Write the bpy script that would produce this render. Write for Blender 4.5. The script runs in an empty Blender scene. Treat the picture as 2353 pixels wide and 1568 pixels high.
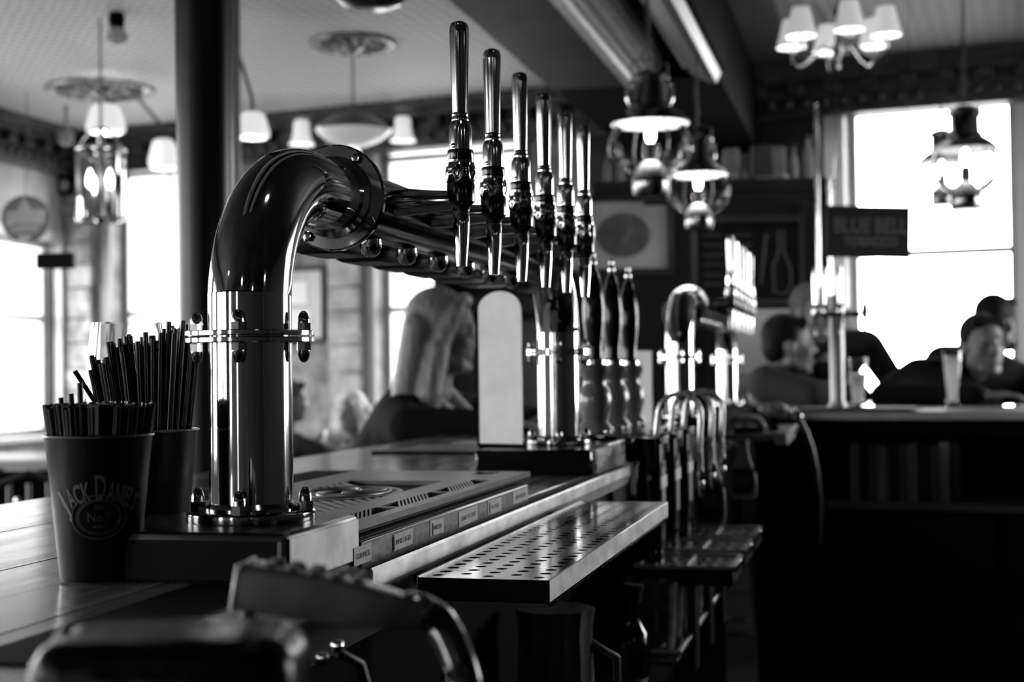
import bpy, bmesh, math, random
from mathutils import Vector, Matrix, Quaternion
random.seed(7)
D = bpy.data; SC = bpy.context.scene; COL = SC.collection
# ------------------------------------------------------------------ camera
FPX = 3268.0; CX, CY = 1176.5, 784.0
CAM = Vector((0, 0, 1.275)); PIT = math.radians(1.245); ROLL = 0.012
_f = Vector((0, math.cos(PIT), math.sin(PIT))); _u0 = Vector((0, -math.sin(PIT), math.cos(PIT))); _r0 = Vector((1, 0, 0))
_r = _r0 * math.cos(ROLL) - _u0 * math.sin(ROLL); _u = _u0 * math.cos(ROLL) + _r0 * math.sin(ROLL)
cd = D.cameras.new('camera'); cam = D.objects.new('camera', cd); COL.objects.link(cam)
cam.matrix_world = Matrix(((_r.x, _u.x, -_f.x, CAM.x), (_r.y, _u.y, -_f.y, CAM.y), (_r.z, _u.z, -_f.z, CAM.z), (0, 0, 0, 1)))
cd.sensor_width = 36; cd.lens = 36 * FPX / 2353; cd.clip_start = .02; cd.clip_end = 200
cd.dof.use_dof = True; cd.dof.focus_distance = 1.40; cd.dof.aperture_fstop = 6.0
SC.camera = cam
def ray(px, py): return _f * FPX + _r * (px - CX) + _u * (CY - py)
def P(px, py, Y):
    d = ray(px, py); return CAM + d * (Y / d.y)
def G(px, py, z):
    d = ray(px, py); return CAM + d * ((z - CAM.z) / d.z)
# ------------------------------------------------------------------ world + exposure
SC.view_settings.view_transform = 'Standard'; SC.view_settings.look = 'None'
SC.view_settings.exposure = 0.0; SC.view_settings.gamma = 1.0
try: SC.view_settings.use_curve_mapping = False
except Exception: pass
SKY = 16.0
w = D.worlds.new('overcast_sky'); SC.world = w; w.use_nodes = True
bg = w.node_tree.nodes['Background']; bg.inputs[0].default_value = (1, 1, 1, 1); bg.inputs[1].default_value = SKY
SC.cycles.use_denoising = True
SC.cycles.max_bounces = 8; SC.cycles.diffuse_bounces = 4; SC.cycles.glossy_bounces = 5; SC.cycles.transmission_bounces = 8
SC.cycles.transparent_max_bounces = 12
SC.cycles.sample_clamp_indirect = 4.0; SC.cycles.caustics_refractive = False; SC.cycles.caustics_reflective = False
SC.cycles.blur_glossy = 0.5
# ------------------------------------------------------------------ frames
TH = -math.radians(14.15)                      # direction of the bar
U = Vector((math.sin(-TH), math.cos(TH), 0)); V = Vector((-math.cos(TH), math.sin(-TH), 0))
A0 = Vector((-.232, 1.26, 0))
def B(u, v, z=0): return A0 + U * u + V * v + Vector((0, 0, z))
def u_at(px, v):                               # where the line v=const crosses image column px
    k = (px - CX) / FPX; b = A0 + V * v
    return (k * b.y - b.x) / (U.x - k * U.y)
WA = -math.atan(.42)                           # direction of the end wall
WD = Vector((math.cos(WA), math.sin(WA), 0)); WN = Vector((math.sin(WA), -math.cos(WA), 0))   # along, into the room
W0 = Vector((-3.39, 10.9, 0))
def W(s, d, z): return W0 + WD * s + WN * d + Vector((0, 0, z))
def WP(px, py, d=0):                           # (s, z) where a pixel ray meets the end wall
    r = ray(px, py); o = W0 + WN * d
    t = (o - CAM).dot(WN) / r.dot(WN); p = CAM + r * t
    return (p - o).dot(WD), p.z
CEIL = 3.10; CT = 1.105
# ------------------------------------------------------------------ materials (the photograph is black and white: neutral greys)
MATS = {}
def mat(name, v, rough=.5, metal=0, spec=.5, emit=0, noise=None, bump=None, trans=0, coat=0, streak=None, alpha=None):
    if name in MATS: return MATS[name]
    m = D.materials.new(name); m.use_nodes = True; nt = m.node_tree; b = nt.nodes['Principled BSDF']; L = nt.links.new
    b.inputs['Base Color'].default_value = (v, v, v, 1); b.inputs['Roughness'].default_value = rough
    b.inputs['Metallic'].default_value = metal; b.inputs['Specular IOR Level'].default_value = spec
    if trans: b.inputs['Transmission Weight'].default_value = trans; b.inputs['IOR'].default_value = 1.45
    if coat: b.inputs['Coat Weight'].default_value = coat; b.inputs['Coat Roughness'].default_value = .14 if name == 'oak_bar_wood' else .08
    if emit:
        b.inputs['Emission Color'].default_value = (1, 1, 1, 1); b.inputs['Emission Strength'].default_value = emit
    tc = None
    def coords(scale=(1, 1, 1)):
        nonlocal tc
        if tc is None: tc = nt.nodes.new('ShaderNodeTexCoord')
        mp = nt.nodes.new('ShaderNodeMapping'); L(tc.outputs['Object'], mp.inputs[0]); mp.inputs['Scale'].default_value = scale
        return mp.outputs[0]
    if noise:                                   # (scale, low, high[, stretch])
        st = noise[3] if len(noise) > 3 else (1, 1, 1)
        n = nt.nodes.new('ShaderNodeTexNoise'); L(coords(st), n.inputs[0]); n.inputs['Scale'].default_value = noise[0]; n.inputs['Detail'].default_value = 5
        r = nt.nodes.new('ShaderNodeValToRGB'); L(n.outputs[0], r.inputs[0])
        r.color_ramp.elements[0].position = .32; r.color_ramp.elements[1].position = .68
        r.color_ramp.elements[0].color = (noise[1],) * 3 + (1,); r.color_ramp.elements[1].color = (noise[2],) * 3 + (1,)
        L(r.outputs[0], b.inputs['Base Color'])
    if streak:                                  # roughness streaks (scale, lo, hi, stretch)
        n = nt.nodes.new('ShaderNodeTexNoise'); L(coords(streak[3]), n.inputs[0]); n.inputs['Scale'].default_value = streak[0]; n.inputs['Detail'].default_value = 4
        r = nt.nodes.new('ShaderNodeMapRange'); L(n.outputs[0], r.inputs[0])
        r.inputs[1].default_value = .35; r.inputs[2].default_value = .7; r.inputs[3].default_value = streak[1]; r.inputs[4].default_value = streak[2]
        L(r.outputs[0], b.inputs['Roughness'])
    if bump:                                    # (scale, strength, distance[, stretch])
        st = bump[3] if len(bump) > 3 else (1, 1, 1)
        n = nt.nodes.new('ShaderNodeTexNoise'); L(coords(st), n.inputs[0]); n.inputs['Scale'].default_value = bump[0]; n.inputs['Detail'].default_value = 4
        bp = nt.nodes.new('ShaderNodeBump'); bp.inputs['Strength'].default_value = bump[1]; bp.inputs['Distance'].default_value = bump[2]
        L(n.outputs[0], bp.inputs['Height']); L(bp.outputs[0], b.inputs['Normal'])
    MATS[name] = m; return m
def thin_glass(name, gloss=.08, tint=.95):
    if name in MATS: return MATS[name]
    m = D.materials.new(name); m.use_nodes = True; nt = m.node_tree; nt.nodes.clear(); L = nt.links.new
    o = nt.nodes.new('ShaderNodeOutputMaterial'); mx = nt.nodes.new('ShaderNodeMixShader'); t = nt.nodes.new('ShaderNodeBsdfTransparent'); g = nt.nodes.new('ShaderNodeBsdfGlossy')
    lw = nt.nodes.new('ShaderNodeLayerWeight'); lw.inputs[0].default_value = gloss * 3
    t.inputs[0].default_value = (tint,) * 3 + (1,); g.inputs['Roughness'].default_value = .03
    L(lw.outputs['Fresnel'], mx.inputs[0]); L(t.outputs[0], mx.inputs[1]); L(g.outputs[0], mx.inputs[2]); L(mx.outputs[0], o.inputs[0])
    MATS[name] = m; return m
chrome = mat('polished_chrome', .72, .07, 1, streak=(9, .05, .16, (1, 1, .12)))
chrome2 = mat('dark_chrome', .42, .10, 1)
darkrefl = mat('dark_reflecting_chrome', .10, .16, 1, noise=(40, .06, .16))  # chrome whose dark reflections are put into the base colour
tapch = mat('tap_chrome', .80, .09, 1, bump=(60, .08, .001, (1, 1, .1)))
steel = mat('brushed_steel', .55, .28, 1, bump=(90, .25, .0006, (1, .08, 1)), streak=(25, .2, .42, (1, .2, 1)))
scratched = mat('worn_steel', .62, .36, .8, noise=(35, .5, .95, (1, .5, 1)), bump=(45, .5, .0015))
speck = mat('speckled_steel', .1, .5, .6, noise=(170, .008, .10), bump=(150, .6, .001))
brass = mat('dull_brass', .35, .22, 1)
blackp = mat('black_plastic', .004, .35, spec=.25)
blackg = mat('gloss_black_plastic', .003, .12, spec=.4)
blackm = mat('matt_black_paint', .004, .8, spec=.03)
ironp = mat('black_iron_paint', .004, .30, spec=.25)
rubber = mat('black_rubber', .006, .6, spec=.08)
darkwood = mat('dark_stained_wood', .02, .4, spec=.25, noise=(6, .010, .035, (1, 1, .15)))
midwood = mat('brown_wood', .06, .35, noise=(6, .03, .09, (1, 1, .15)))
wood = mat('oak_bar_wood', .30, .30, noise=(30, .12, .34, (3.0, .10, 1)), spec=.8, coat=.75, bump=(90, .3, .0007, (3, .10, 1)), streak=(14, .14, .36, (2.5, .2, 1)))
greymat = mat('grey_rubber_mat', .22, .33, noise=(30, .17, .26), bump=(120, .2, .0005))
paper = mat('label_paper', .6, .6, noise=(50, .52, .66))
ink = mat('printed_ink', .02, .6)
white = mat('white_print', .16, .5)
cream = mat('pale_painted_metal', .70, .45, noise=(14, .48, .66), bump=(20, .15, .001))
plaster = mat('mottled_plaster', .25, .7, noise=(7, .12, .34), bump=(12, .5, .01))
palewall = mat('pale_plaster', .55, .7, noise=(4, .42, .62))
darkwall = mat('dark_wall_paper', .04, .6, spec=.2, noise=(3, .025, .05))
frameW = mat('white_painted_wood', .62, .4)
framG = mat('grey_painted_wood', .30, .5)
skin = mat('skin', .30, .5, noise=(20, .26, .33))
lightskin = mat('pale_skin', .40, .5)
blackcloth = mat('black_cloth', .005, .9, spec=.2)
darkcloth = mat('dark_grey_cloth', .035, .9, spec=.2)
greycloth = mat('light_grey_cloth', .45, .85)
blonde = mat('blonde_hair', .22, .42, noise=(25, .10, .34, (4, 4, .3)), bump=(60, .6, .004, (5, 5, .3)))
darkhair = mat('dark_hair', .006, .6, spec=.12, bump=(80, .5, .003))
greyhair = mat('grey_hair', .09, .6, spec=.15, bump=(80, .5, .003))
shade_m = mat('lit_opal_glass', .6, .4, emit=.62)
bulb_m = mat('glowing_bulb', .9, .4, emit=14)
pleat_m = mat('lit_pleated_shade', .7, .7, emit=.42)
pleat_in = mat('lit_shade_inside', .8, .7, emit=1.2)
enamel = mat('white_enamel_lit', .85, .35)
opal_dim = mat('dim_opal_glass', .35, .3, emit=.12)
glass = mat('clear_glass', 1, .02, trans=1)
tglass = thin_glass('thin_lamp_glass', .035, .97)
pane = thin_glass('window_pane', .03, .98)
beer = mat('pale_beer', .8, .2)
_t = beer.node_tree.nodes.new('ShaderNodeBsdfTranslucent'); _m = beer.node_tree.nodes.new('ShaderNodeMixShader'); _t.inputs[0].default_value = (.9, .9, .9, 1); _m.inputs[0].default_value = .8
beer.node_tree.links.new(beer.node_tree.nodes['Principled BSDF'].outputs[0], _m.inputs[1]); beer.node_tree.links.new(_t.outputs[0], _m.inputs[2]); beer.node_tree.links.new(_m.outputs[0], beer.node_tree.nodes['Material Output'].inputs[0])
# ------------------------------------------------------------------ mesh builder
class MB:
    def __init__(s): s.bm = bmesh.new()
    def _faces(s, rings, closed_u=True, cap0=True, cap1=True):
        bm = s.bm
        for a, b in zip(rings[:-1], rings[1:]):
            n = len(a) if len(a) > 1 else len(b)
            for i in range(n if closed_u else n - 1):
                j = (i + 1) % n
                try:
                    if len(a) == 1: bm.faces.new((a[0], b[j], b[i])).smooth = True
                    elif len(b) == 1: bm.faces.new((a[i], a[j], b[0])).smooth = True
                    else: bm.faces.new((a[i], a[j], b[j], b[i])).smooth = True
                except ValueError: pass
        if cap0 and len(rings[0]) > 2: s.bm.faces.new(tuple(reversed(rings[0])))
        if cap1 and len(rings[-1]) > 2: s.bm.faces.new(tuple(rings[-1]))
    def box(s, x0, x1, y0, y1, z0, z1, bev=0, M=None):
        r = bmesh.ops.create_cube(s.bm, size=1)
        vs = r['verts']
        for v in vs: v.co = Vector((x0 + (v.co.x + .5) * (x1 - x0), y0 + (v.co.y + .5) * (y1 - y0), z0 + (v.co.z + .5) * (z1 - z0)))
        if bev:
            es = list({e for v in vs for e in v.link_edges})
            rb = bmesh.ops.bevel(s.bm, geom=es, offset=bev, segments=2 if bev > .002 else 1, affect='EDGES', profile=.5)
            vs = list({v for f in rb['faces'] for v in f.verts} | {v for v in vs if v.is_valid})
            for f in rb['faces']: f.smooth = True
        if M is not None:
            for v in vs: v.co = M @ v.co
        return s
    def lathe(s, prof, seg=24, o=(0, 0, 0), axis=(0, 0, 1), caps=True, a0=0, flute=None, sq=None):
        ax = Vector(axis).normalized(); q = Vector((0, 0, 1)).rotation_difference(ax); o = Vector(o); rings = []
        for r, z in prof:
            if r <= 1e-6: rings.append([s.bm.verts.new(o + q @ Vector((0, 0, z)))]); continue
            ring = []
            for i in range(seg):
                a = a0 + 2 * math.pi * i / seg
                rr = r * (1 + flute[0] * math.cos(flute[1] * a)) if flute else r
                x, y = rr * math.cos(a), rr * math.sin(a)
                if sq: x *= sq[0]; y *= sq[1]
                ring.append(s.bm.verts.new(o + q @ Vector((x, y, z))))
            rings.append(ring)
        s._faces(rings, True, caps, caps); return s
    def cyl(s, p0, p1, r0, r1=None, seg=16):
        p0 = Vector(p0); p1 = Vector(p1); r1 = r0 if r1 is None else r1
        return s.lathe([(r0, 0), (r1, (p1 - p0).length)], seg, p0, p1 - p0)
    def caps_(s, p0, p1, r0, r1=None, seg=12, sq=None):   # capsule
        p0 = Vector(p0); p1 = Vector(p1); r1 = r0 if r1 is None else r1; L = (p1 - p0).length
        ax = (p1 - p0) if L > 1e-6 else Vector((0, 0, 1))
        pr = [(r0 * math.sin(a), -r0 * math.cos(a)) for a in [k * math.pi / 10 for k in range(0, 5)]] + [(r0, 0), (r1, L)] + [(r1 * math.cos(a), L + r1 * math.sin(a)) for a in [k * math.pi / 10 for k in range(1, 6)]]
        pr[0] = (0, -r0); pr[-1] = (0, L + r1)
        return s.lathe(pr, seg, p0, ax, sq=sq)
    def ell(s, c, rx, ry, rz, seg=20, M=None):
        r = bmesh.ops.create_uvsphere(s.bm, u_segments=seg, v_segments=seg // 2 + 2, radius=1)
        for v in r['verts']:
            v.co = Vector((v.co.x * rx, v.co.y * ry, v.co.z * rz)) + Vector(c)
            if M is not None: v.co = M @ v.co
            for f in v.link_faces: f.smooth = True
        return s
    def tube(s, pts, r, seg=12, caps=True, closed=False):
        pts = [Vector(p) for p in pts]; n = len(pts); R = r if isinstance(r, (list, tuple)) else [r] * n
        tang = []
        for i in range(n):
            a = pts[i - 1] if (i > 0 or closed) else pts[i]; b = pts[(i + 1) % n] if (i < n - 1 or closed) else pts[i]
            tang.append((b - a).normalized())
        t = tang[0]; nrm = t.orthogonal().normalized(); rings = []
        for i in range(n):
            if i: nrm = (tang[i - 1].rotation_difference(tang[i]) @ nrm).normalized()
            bn = tang[i].cross(nrm)
            rings.append([s.bm.verts.new(pts[i] + (nrm * math.cos(2 * math.pi * k / seg) + bn * math.sin(2 * math.pi * k / seg)) * R[i]) for k in range(seg)])
        if closed: rings.append(rings[0])
        s._faces(rings, True, caps and not closed, caps and not closed); return s
    def prism(s, pts, z0, z1, M=None):          # polygon in xy extruded in z
        a = [Vector((x, y, z0)) for x, y in pts]; b = [Vector((x, y, z1)) for x, y in pts]
        if M is not None: a = [M @ p for p in a]; b = [M @ p for p in b]
        a = [s.bm.verts.new(p) for p in a]; b = [s.bm.verts.new(p) for p in b]; n = len(a)
        s.bm.faces.new(tuple(reversed(a))); s.bm.faces.new(tuple(b))
        for i in range(n): s.bm.faces.new((a[i], a[(i + 1) % n], b[(i + 1) % n], b[i]))
        return s
    def mesh(s, name, m, ang=38):
        bm = s.bm; bmesh.ops.recalc_face_normals(bm, faces=bm.faces)
        for e in bm.edges:
            if len(e.link_faces) == 2 and e.calc_face_angle(0) > math.radians(ang): e.smooth = False
        me = D.meshes.new(name); bm.to_mesh(me); bm.free()
        if m: me.materials.append(m)
        return me
    def build(s, name, m, parent=None, loc=None, rz=0, ang=38):
        return obj(name, s.mesh(name, m, ang), parent, loc, rz)
def obj(name, me, parent=None, loc=None, rz=0):
    o = D.objects.new(name, me); COL.objects.link(o)
    if parent: o.parent = parent
    if loc is not None: o.location = loc
    if rz: o.rotation_euler = (0, 0, rz)
    return o
def tag(o, label=None, cat=None, group=None, kind=None):
    if label: o['label'] = label
    if cat: o['category'] = cat
    if group: o['group'] = group
    if kind: o['kind'] = kind
    return o
def thing(name, label, cat, loc=(0, 0, 0), rz=0, group=None):
    return tag(obj(name, None, None, loc, rz), label, cat, group)
def struct(o): o['kind'] = 'structure'; return o
KIDS = {}
def copy_tree(o, loc=None, rz=None, label=None, parent=None):
    c = o.copy(); COL.objects.link(c)
    if parent: c.parent = parent
    if loc is not None: c.location = loc
    if rz is not None: c.rotation_euler = (0, 0, rz)
    if label: c['label'] = label
    for ch in [x for x in D.objects if x.parent == o]: copy_tree(ch, parent=c)
    return c
def copy1(o, loc, parent=None, rot=None):
    c = o.copy(); COL.objects.link(c); c.location = loc
    if parent: c.parent = parent
    if rot: c.rotation_euler = rot
    return c
def text_mesh(body, size, m, extrude=.0003, align='CENTER', fn=None, bold=0, width=None, sp=1.0):
    c = D.curves.new('lettering', 'FONT'); c.body = body; c.size = size; c.extrude = extrude; c.align_x = align; c.align_y = 'CENTER'; c.offset = bold; c.space_character = sp
    c.resolution_u = 3
    o = D.objects.new('lettering', c); COL.objects.link(o); bpy.context.view_layer.update()
    me = D.meshes.new_from_object(o.evaluated_get(bpy.context.evaluated_depsgraph_get())); D.objects.remove(o)
    if width:
        xs = [v.co.x for v in me.vertices]; k = width / (max(xs) - min(xs))
        for v in me.vertices: v.co.x *= k
    if fn:
        for v in me.vertices: v.co = fn(v.co)
    me.materials.clear(); me.materials.append(m); me.name = 'lettering'; return me
def arc(c, r, a0, a1, n, ux, uz):
    c = Vector(c); ux = Vector(ux); uz = Vector(uz)
    return [c + (ux * math.cos(a0 + (a1 - a0) * k / n) + uz * math.sin(a0 + (a1 - a0) * k / n)) * r for k in range(n + 1)]
# ================================================================== ROOM
def wall(name, org, rz, s0, s1, z0, z1, ops, ya, yb, m):
    mb = MB(); ops = sorted(ops); x = s0
    for a, b, c, d in ops:
        if a > x: mb.box(x, a, ya, yb, z0, z1)
        if c > z0: mb.box(a, b, ya, yb, z0, c)
        if d < z1: mb.box(a, b, ya, yb, d, z1)
        x = b
    if x < s1: mb.box(x, s1, ya, yb, z0, z1)
    return struct(mb.build(name, m, None, org, rz))
def s_of(px, py=850, d=0): return WP(px, py, d)[0]
w1 = (s_of(262), s_of(478), .95, WP(300, 388)[1])
w2 = (s_of(868), s_of(1192), .95, WP(1000, 322)[1])
w3 = (s_of(1952), s_of(2343), .85, WP(2150, 216)[1])
BACK_L = 9.2
wall('wall_back', W0, WA, -.2, BACK_L + .2, 0, CEIL, [w1, w2, w3], 0, .22, plaster)
LT = math.atan2(-U.y, -U.x)
lw = [(.16, 2.0, .85, 2.30), (2.7, 4.3, .85, 2.5), (5.2, 6.8, .85, 2.5), (8.0, 9.4, .85, 2.5), (10.2, 12.0, .85, 2.6), (12.4, 14.2, .85, 2.6)]
wall('wall_left', W0, LT, 0, 15, 0, CEIL, lw, -.22, 0, palewall)
WR = W(BACK_L, 0, 0); WL2 = W0 - U * 15
rw = [(.5, 3.4, .9, 2.6)]
wall('wall_right', WR, -math.pi / 2, 0, WR.y + 3.6, 0, CEIL, rw, 0, .2, darkwall)
fw = [(1.5, 2.3, .9, 2.4), (4.40, 4.62, .9, 2.4)]
wall('wall_front', Vector((WL2.x, WL2.y, 0)), 0, -.2, WR.x - WL2.x + .2, 0, CEIL, fw, -.2, 0, darkwall)
mb = MB(); fp = [(W0.x - .3, W0.y + .4), (WR.x + .2, WR.y + .4), (WR.x + .2, -3.7), (WL2.x - .3, WL2.y - .2)]
mb.prism(fp[::-1], -.12, 0); struct(mb.build('floor', mat('dark_floor', .006, .6, spec=.1)))
# embossed ceiling paper
def ceiling_mat(name, lo, hi):
    m = mat(name, hi, .6); nt = m.node_tree; b = nt.nodes['Principled BSDF']; L = nt.links.new
    tc = nt.nodes.new('ShaderNodeTexCoord'); mp = nt.nodes.new('ShaderNodeMapping'); L(tc.outputs['Object'], mp.inputs[0])
    mp.inputs['Rotation'].default_value = (0, 0, math.radians(20))
    outs = []
    for prof, sc_ in ((1, 4.4), (2, 4.4)):
        wv = nt.nodes.new('ShaderNodeTexWave'); wv.wave_type = 'BANDS'; wv.bands_direction = 'Y' if prof == 1 else 'X'
        wv.inputs['Scale'].default_value = sc_; wv.inputs['Distortion'].default_value = 1.2; wv.inputs['Detail'].default_value = 1
        L(mp.outputs[0], wv.inputs[0]); outs.append(wv.outputs['Fac'])
    mu = nt.nodes.new('ShaderNodeMath'); mu.operation = 'MULTIPLY'; L(outs[0], mu.inputs[0]); L(outs[1], mu.inputs[1])
    r = nt.nodes.new('ShaderNodeMapRange'); L(mu.outputs[0], r.inputs[0]); r.inputs[3].default_value = hi; r.inputs[4].default_value = lo
    L(r.outputs[0], b.inputs['Base Color'])
    bp = nt.nodes.new('ShaderNodeBump'); bp.inputs['Strength'].default_value = .6; bp.inputs['Distance'].default_value = .006; L(mu.outputs[0], bp.inputs['Height']); L(bp.outputs[0], b.inputs['Normal'])
    return m
cl_ = struct(obj('ceiling', None))
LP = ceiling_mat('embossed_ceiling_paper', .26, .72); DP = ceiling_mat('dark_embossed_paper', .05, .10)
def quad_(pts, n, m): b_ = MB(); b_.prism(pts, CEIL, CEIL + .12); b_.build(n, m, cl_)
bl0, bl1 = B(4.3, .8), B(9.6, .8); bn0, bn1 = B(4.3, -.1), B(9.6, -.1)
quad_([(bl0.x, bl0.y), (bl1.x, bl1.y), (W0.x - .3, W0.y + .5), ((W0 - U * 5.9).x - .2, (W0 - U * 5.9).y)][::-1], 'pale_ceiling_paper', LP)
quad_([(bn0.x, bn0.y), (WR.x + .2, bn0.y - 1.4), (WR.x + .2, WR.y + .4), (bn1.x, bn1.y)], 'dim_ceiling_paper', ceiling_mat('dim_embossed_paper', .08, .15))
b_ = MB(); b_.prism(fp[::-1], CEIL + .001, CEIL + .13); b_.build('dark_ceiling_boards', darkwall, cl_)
# windows ------------------------------------------------------------
WIN_N = [0]
def window(org, rz, op, yin, yout, rails, mulls, fm=frameW, deep=.12, case=.07, glaze=True):
    """yin = face towards the room, yout = outer face (local y)."""
    a, b, c, d = op; sg = 1 if yout > yin else -1; WIN_N[0] += 1
    t = struct(obj('window_%d' % WIN_N[0], None, None, org, rz))
    f = .045; ym = yin + sg * deep; y0, y1 = sorted((ym, ym + sg * .05)); fr = MB()
    fr.box(a, a + f, y0, y1, c, d).box(b - f, b, y0, y1, c, d).box(a + f, b - f, y0, y1, d - f, d).box(a + f, b - f, y0, y1, c, c + f)
    fr.build('window_frame', fm, t)
    for z in rails: MB().box(a + f, b - f, y0, y1, z - .02, z + .02).build('rail', fm, t)
    for x in mulls: MB().box(x - .012, x + .012, y0 + .01, y1 - .01, c + f, d - f).build('glazing_bar', fm, t)
    if glaze: MB().box(a + f, b - f, (y0 + y1) / 2 - .002, (y0 + y1) / 2 + .002, c + f, d - f).build('pane', pane, t)
    if case:
        cs = MB(); y0, y1 = sorted((yin - sg * .03, yin))
        cs.box(a - case, a, y0, y1, c - .05, d + case).box(b, b + case, y0, y1, c - .05, d + case).box(a, b, y0, y1, d, d + case)
        cs.build('casing', fm, t)
    y0, y1 = sorted((yin - sg * .08, ym)); MB().box(a - case, b + case, y0, y1, c - .04, c, .006).build('window_sill', fm, t)
    return t
zr = WP(2220, 573)[1]
window(W0, WA, w1, 0, .22, [1.75], [(w1[0] + w1[1]) / 2])
window(W0, WA, w2, 0, .22, [WP(1000, 352)[1], 1.72], [s_of(1035)])
window(W0, WA, w3, 0, .22, [zr, ], [])
for k, op in enumerate(lw):
    window(W0, LT, op, 0, -.22, [1.72], [(op[0] + op[1]) / 2], deep=.10)
for op in fw: window(Vector((WL2.x, WL2.y, 0)), 0, op, 0, -.2, [1.9], [], deep=.08)
for op in rw: window(WR, -math.pi / 2, op, 0, .2, [1.72], [(op[0] + op[1]) / 2], deep=.10)
# daylight portals in the openings (they only steer sampling of the sky)
def portal(org, rz, op, y, into):
    a, b, c, d = op; l = D.lights.new('window_portal', 'AREA'); l.shape = 'RECTANGLE'; l.size = b - a; l.size_y = d - c; l.cycles.is_portal = True
    o = D.objects.new('window_portal', l); COL.objects.link(o)
    M = Matrix.Translation(org) @ Matrix.Rotation(rz, 4, 'Z') @ Matrix.Translation(((a + b) / 2, y, (c + d) / 2)) @ Matrix.Rotation(math.pi / 2 * into, 4, 'X')
    o.matrix_world = M
for op in (w1, w2, w3): portal(W0, WA, op, .21, -1)
for op in lw: portal(W0, LT, op, -.21, 1)
for op in fw: portal(Vector((WL2.x, WL2.y, 0)), 0, op, -.19, 1)
for op in rw: portal(WR, -math.pi / 2, op, .19, -1)
zc_top = CEIL - .30
# pale pelmet above the right-hand window, grey reveal pier at its left
MB().box(s_of(1345), s_of(1900), -.03, 0, 0, zc_top, .004).build('trim_10', darkwall, None, W0, WA)['kind'] = 'structure'
t = struct(obj('trim_1', None, None, W0, WA))
bl = D.materials.new('translucent_blind'); bl.use_nodes = True; nt = bl.node_tree; nt.nodes.clear()
o_ = nt.nodes.new('ShaderNodeOutputMaterial'); tr = nt.nodes.new('ShaderNodeBsdfTranslucent'); tr.inputs[0].default_value = (.16, .16, .16, 1); nt.links.new(tr.outputs[0], o_.inputs[0])
MB().box(w3[0] + .045, w3[1] - .045, .10, .102, WP(2150, 250)[1], w3[3] - .045).build('roller_blind', bl, t)
MB().box(s_of(1905), s_of(1952), -.06, .0, .3, WP(1930, 250)[1]).build('pilaster', mat('pale_pilaster', .9, .5), t)
MB().box(s_of(1900), s_of(1956), -.075, .0, WP(1930, 262)[1], WP(1930, 238)[1]).build('capital', framG, t)
# cornice with dentils and a row of egg mouldings -------------------
zc = CEIL - .27
def cornice(name, org, rz, L, sg, m):
    t = struct(obj(name, None, None, org, rz))
    def bx(a, b, y, z0, z1, nm, bev=0): MB().box(a, b, *sorted((0, -sg * y)), z0, z1, bev).build(nm, m, t)
    bx(0, L, .30, CEIL - .05, CEIL, 'crown'); bx(0, L, .22, CEIL - .10, CEIL - .05, 'fascia'); bx(0, L, .10, zc, CEIL - .10, 'frieze')
    bx(0, L, .13, zc - .03, zc, 'lower_bead')
    d = MB().box(-.045, .045, *sorted((-sg * .10, -sg * .19)), CEIL - .17, CEIL - .10, .008).mesh('dentil', m)
    e = MB().ell((0, -sg * .10, CEIL - .215), .035, .03, .032, 10).mesh('egg', m)
    k = 0; x = .12
    while x < L - .1:
        obj('dentil', d, t, (x, 0, 0)); x += .22
    x = .06
    while x < L - .05:
        obj('egg', e, t, (x, 0, 0)); x += .11
    return t
cornm = mat('dark_cornice_paint', .045, .4, noise=(9, .02, .08))
cornice('trim_2', W0, WA, BACK_L, 1, cornm)
cornice('trim_3', W0, LT, 6, -1, cornm)
# rough stone piers between the windows
stone = mat('rough_pale_stone', .3, .8, noise=(9, .16, .5), bump=(14, .8, .02))
def pier(px0, px1, py1, m, n, d=.12):
    t = struct(obj(n, None, None, W0, WA)); a, b = s_of(px0), s_of(px1); z = 0.0; k = 0
    rr = random.Random(px0)
    while z < zc - .05:
        h = min(rr.uniform(.16, .24), zc - z); o = rr.uniform(-.012, .012)
        MB().box(a + o, b + o * .5, -d + rr.uniform(-.008, .008), 0, z + .004, z + h - .004, .008).build('stone', m, t); z += h
pier(166, 232, 0, stone, 'trim_4'); pier(776, 842, 0, mat('pale_stone', .5, .8, noise=(8, .3, .62), bump=(14, .8, .02)), 'trim_5')
MB().box(s_of(232), s_of(262), -.04, 0, .3, w1[3]).build('trim_6', framG, None, W0, WA)['kind'] = 'structure'
MB().box(s_of(842), s_of(868), -.04, 0, .3, w2[3]).build('trim_7', framG, None, W0, WA)['kind'] = 'structure'
# street facade seen through the left-hand windows -------------------
facm = mat('street_render', .25, .9, noise=(2, .2, .30)); facd = mat('street_window_glass', .15, .6)
t = thing('terrace_building', 'pale terrace of houses across the street, seen through the left windows', 'building', Vector((-9.5, 25, 0)), WA)
MB().box(-8, 9.5, 0, 4, -.5, 7).build('facade', facm, t)
wm = MB().box(-.55, .55, -.06, .02, 0, 1.7).mesh('facade_window', facd); bm_ = MB().box(-.62, .62, -.10, .0, -.12, 0).mesh('facade_sill', frameW)
for i in range(7):
    for z in (.9, 3.9):
        o = obj('facade_window', wm, t, (-7 + i * 2.3, 0, z)); obj('facade_sill', bm_, o, (0, 0, 0))
MB().box(-8, 9.5, -.25, 0, 3.1, 3.3).build('string_course', frameW, t)
t2 = MB().box(-60, 40, -40, 60, -.7, -.5).build('trim_8', mat('street_ground', .3, .9)); struct(t2)
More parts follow.
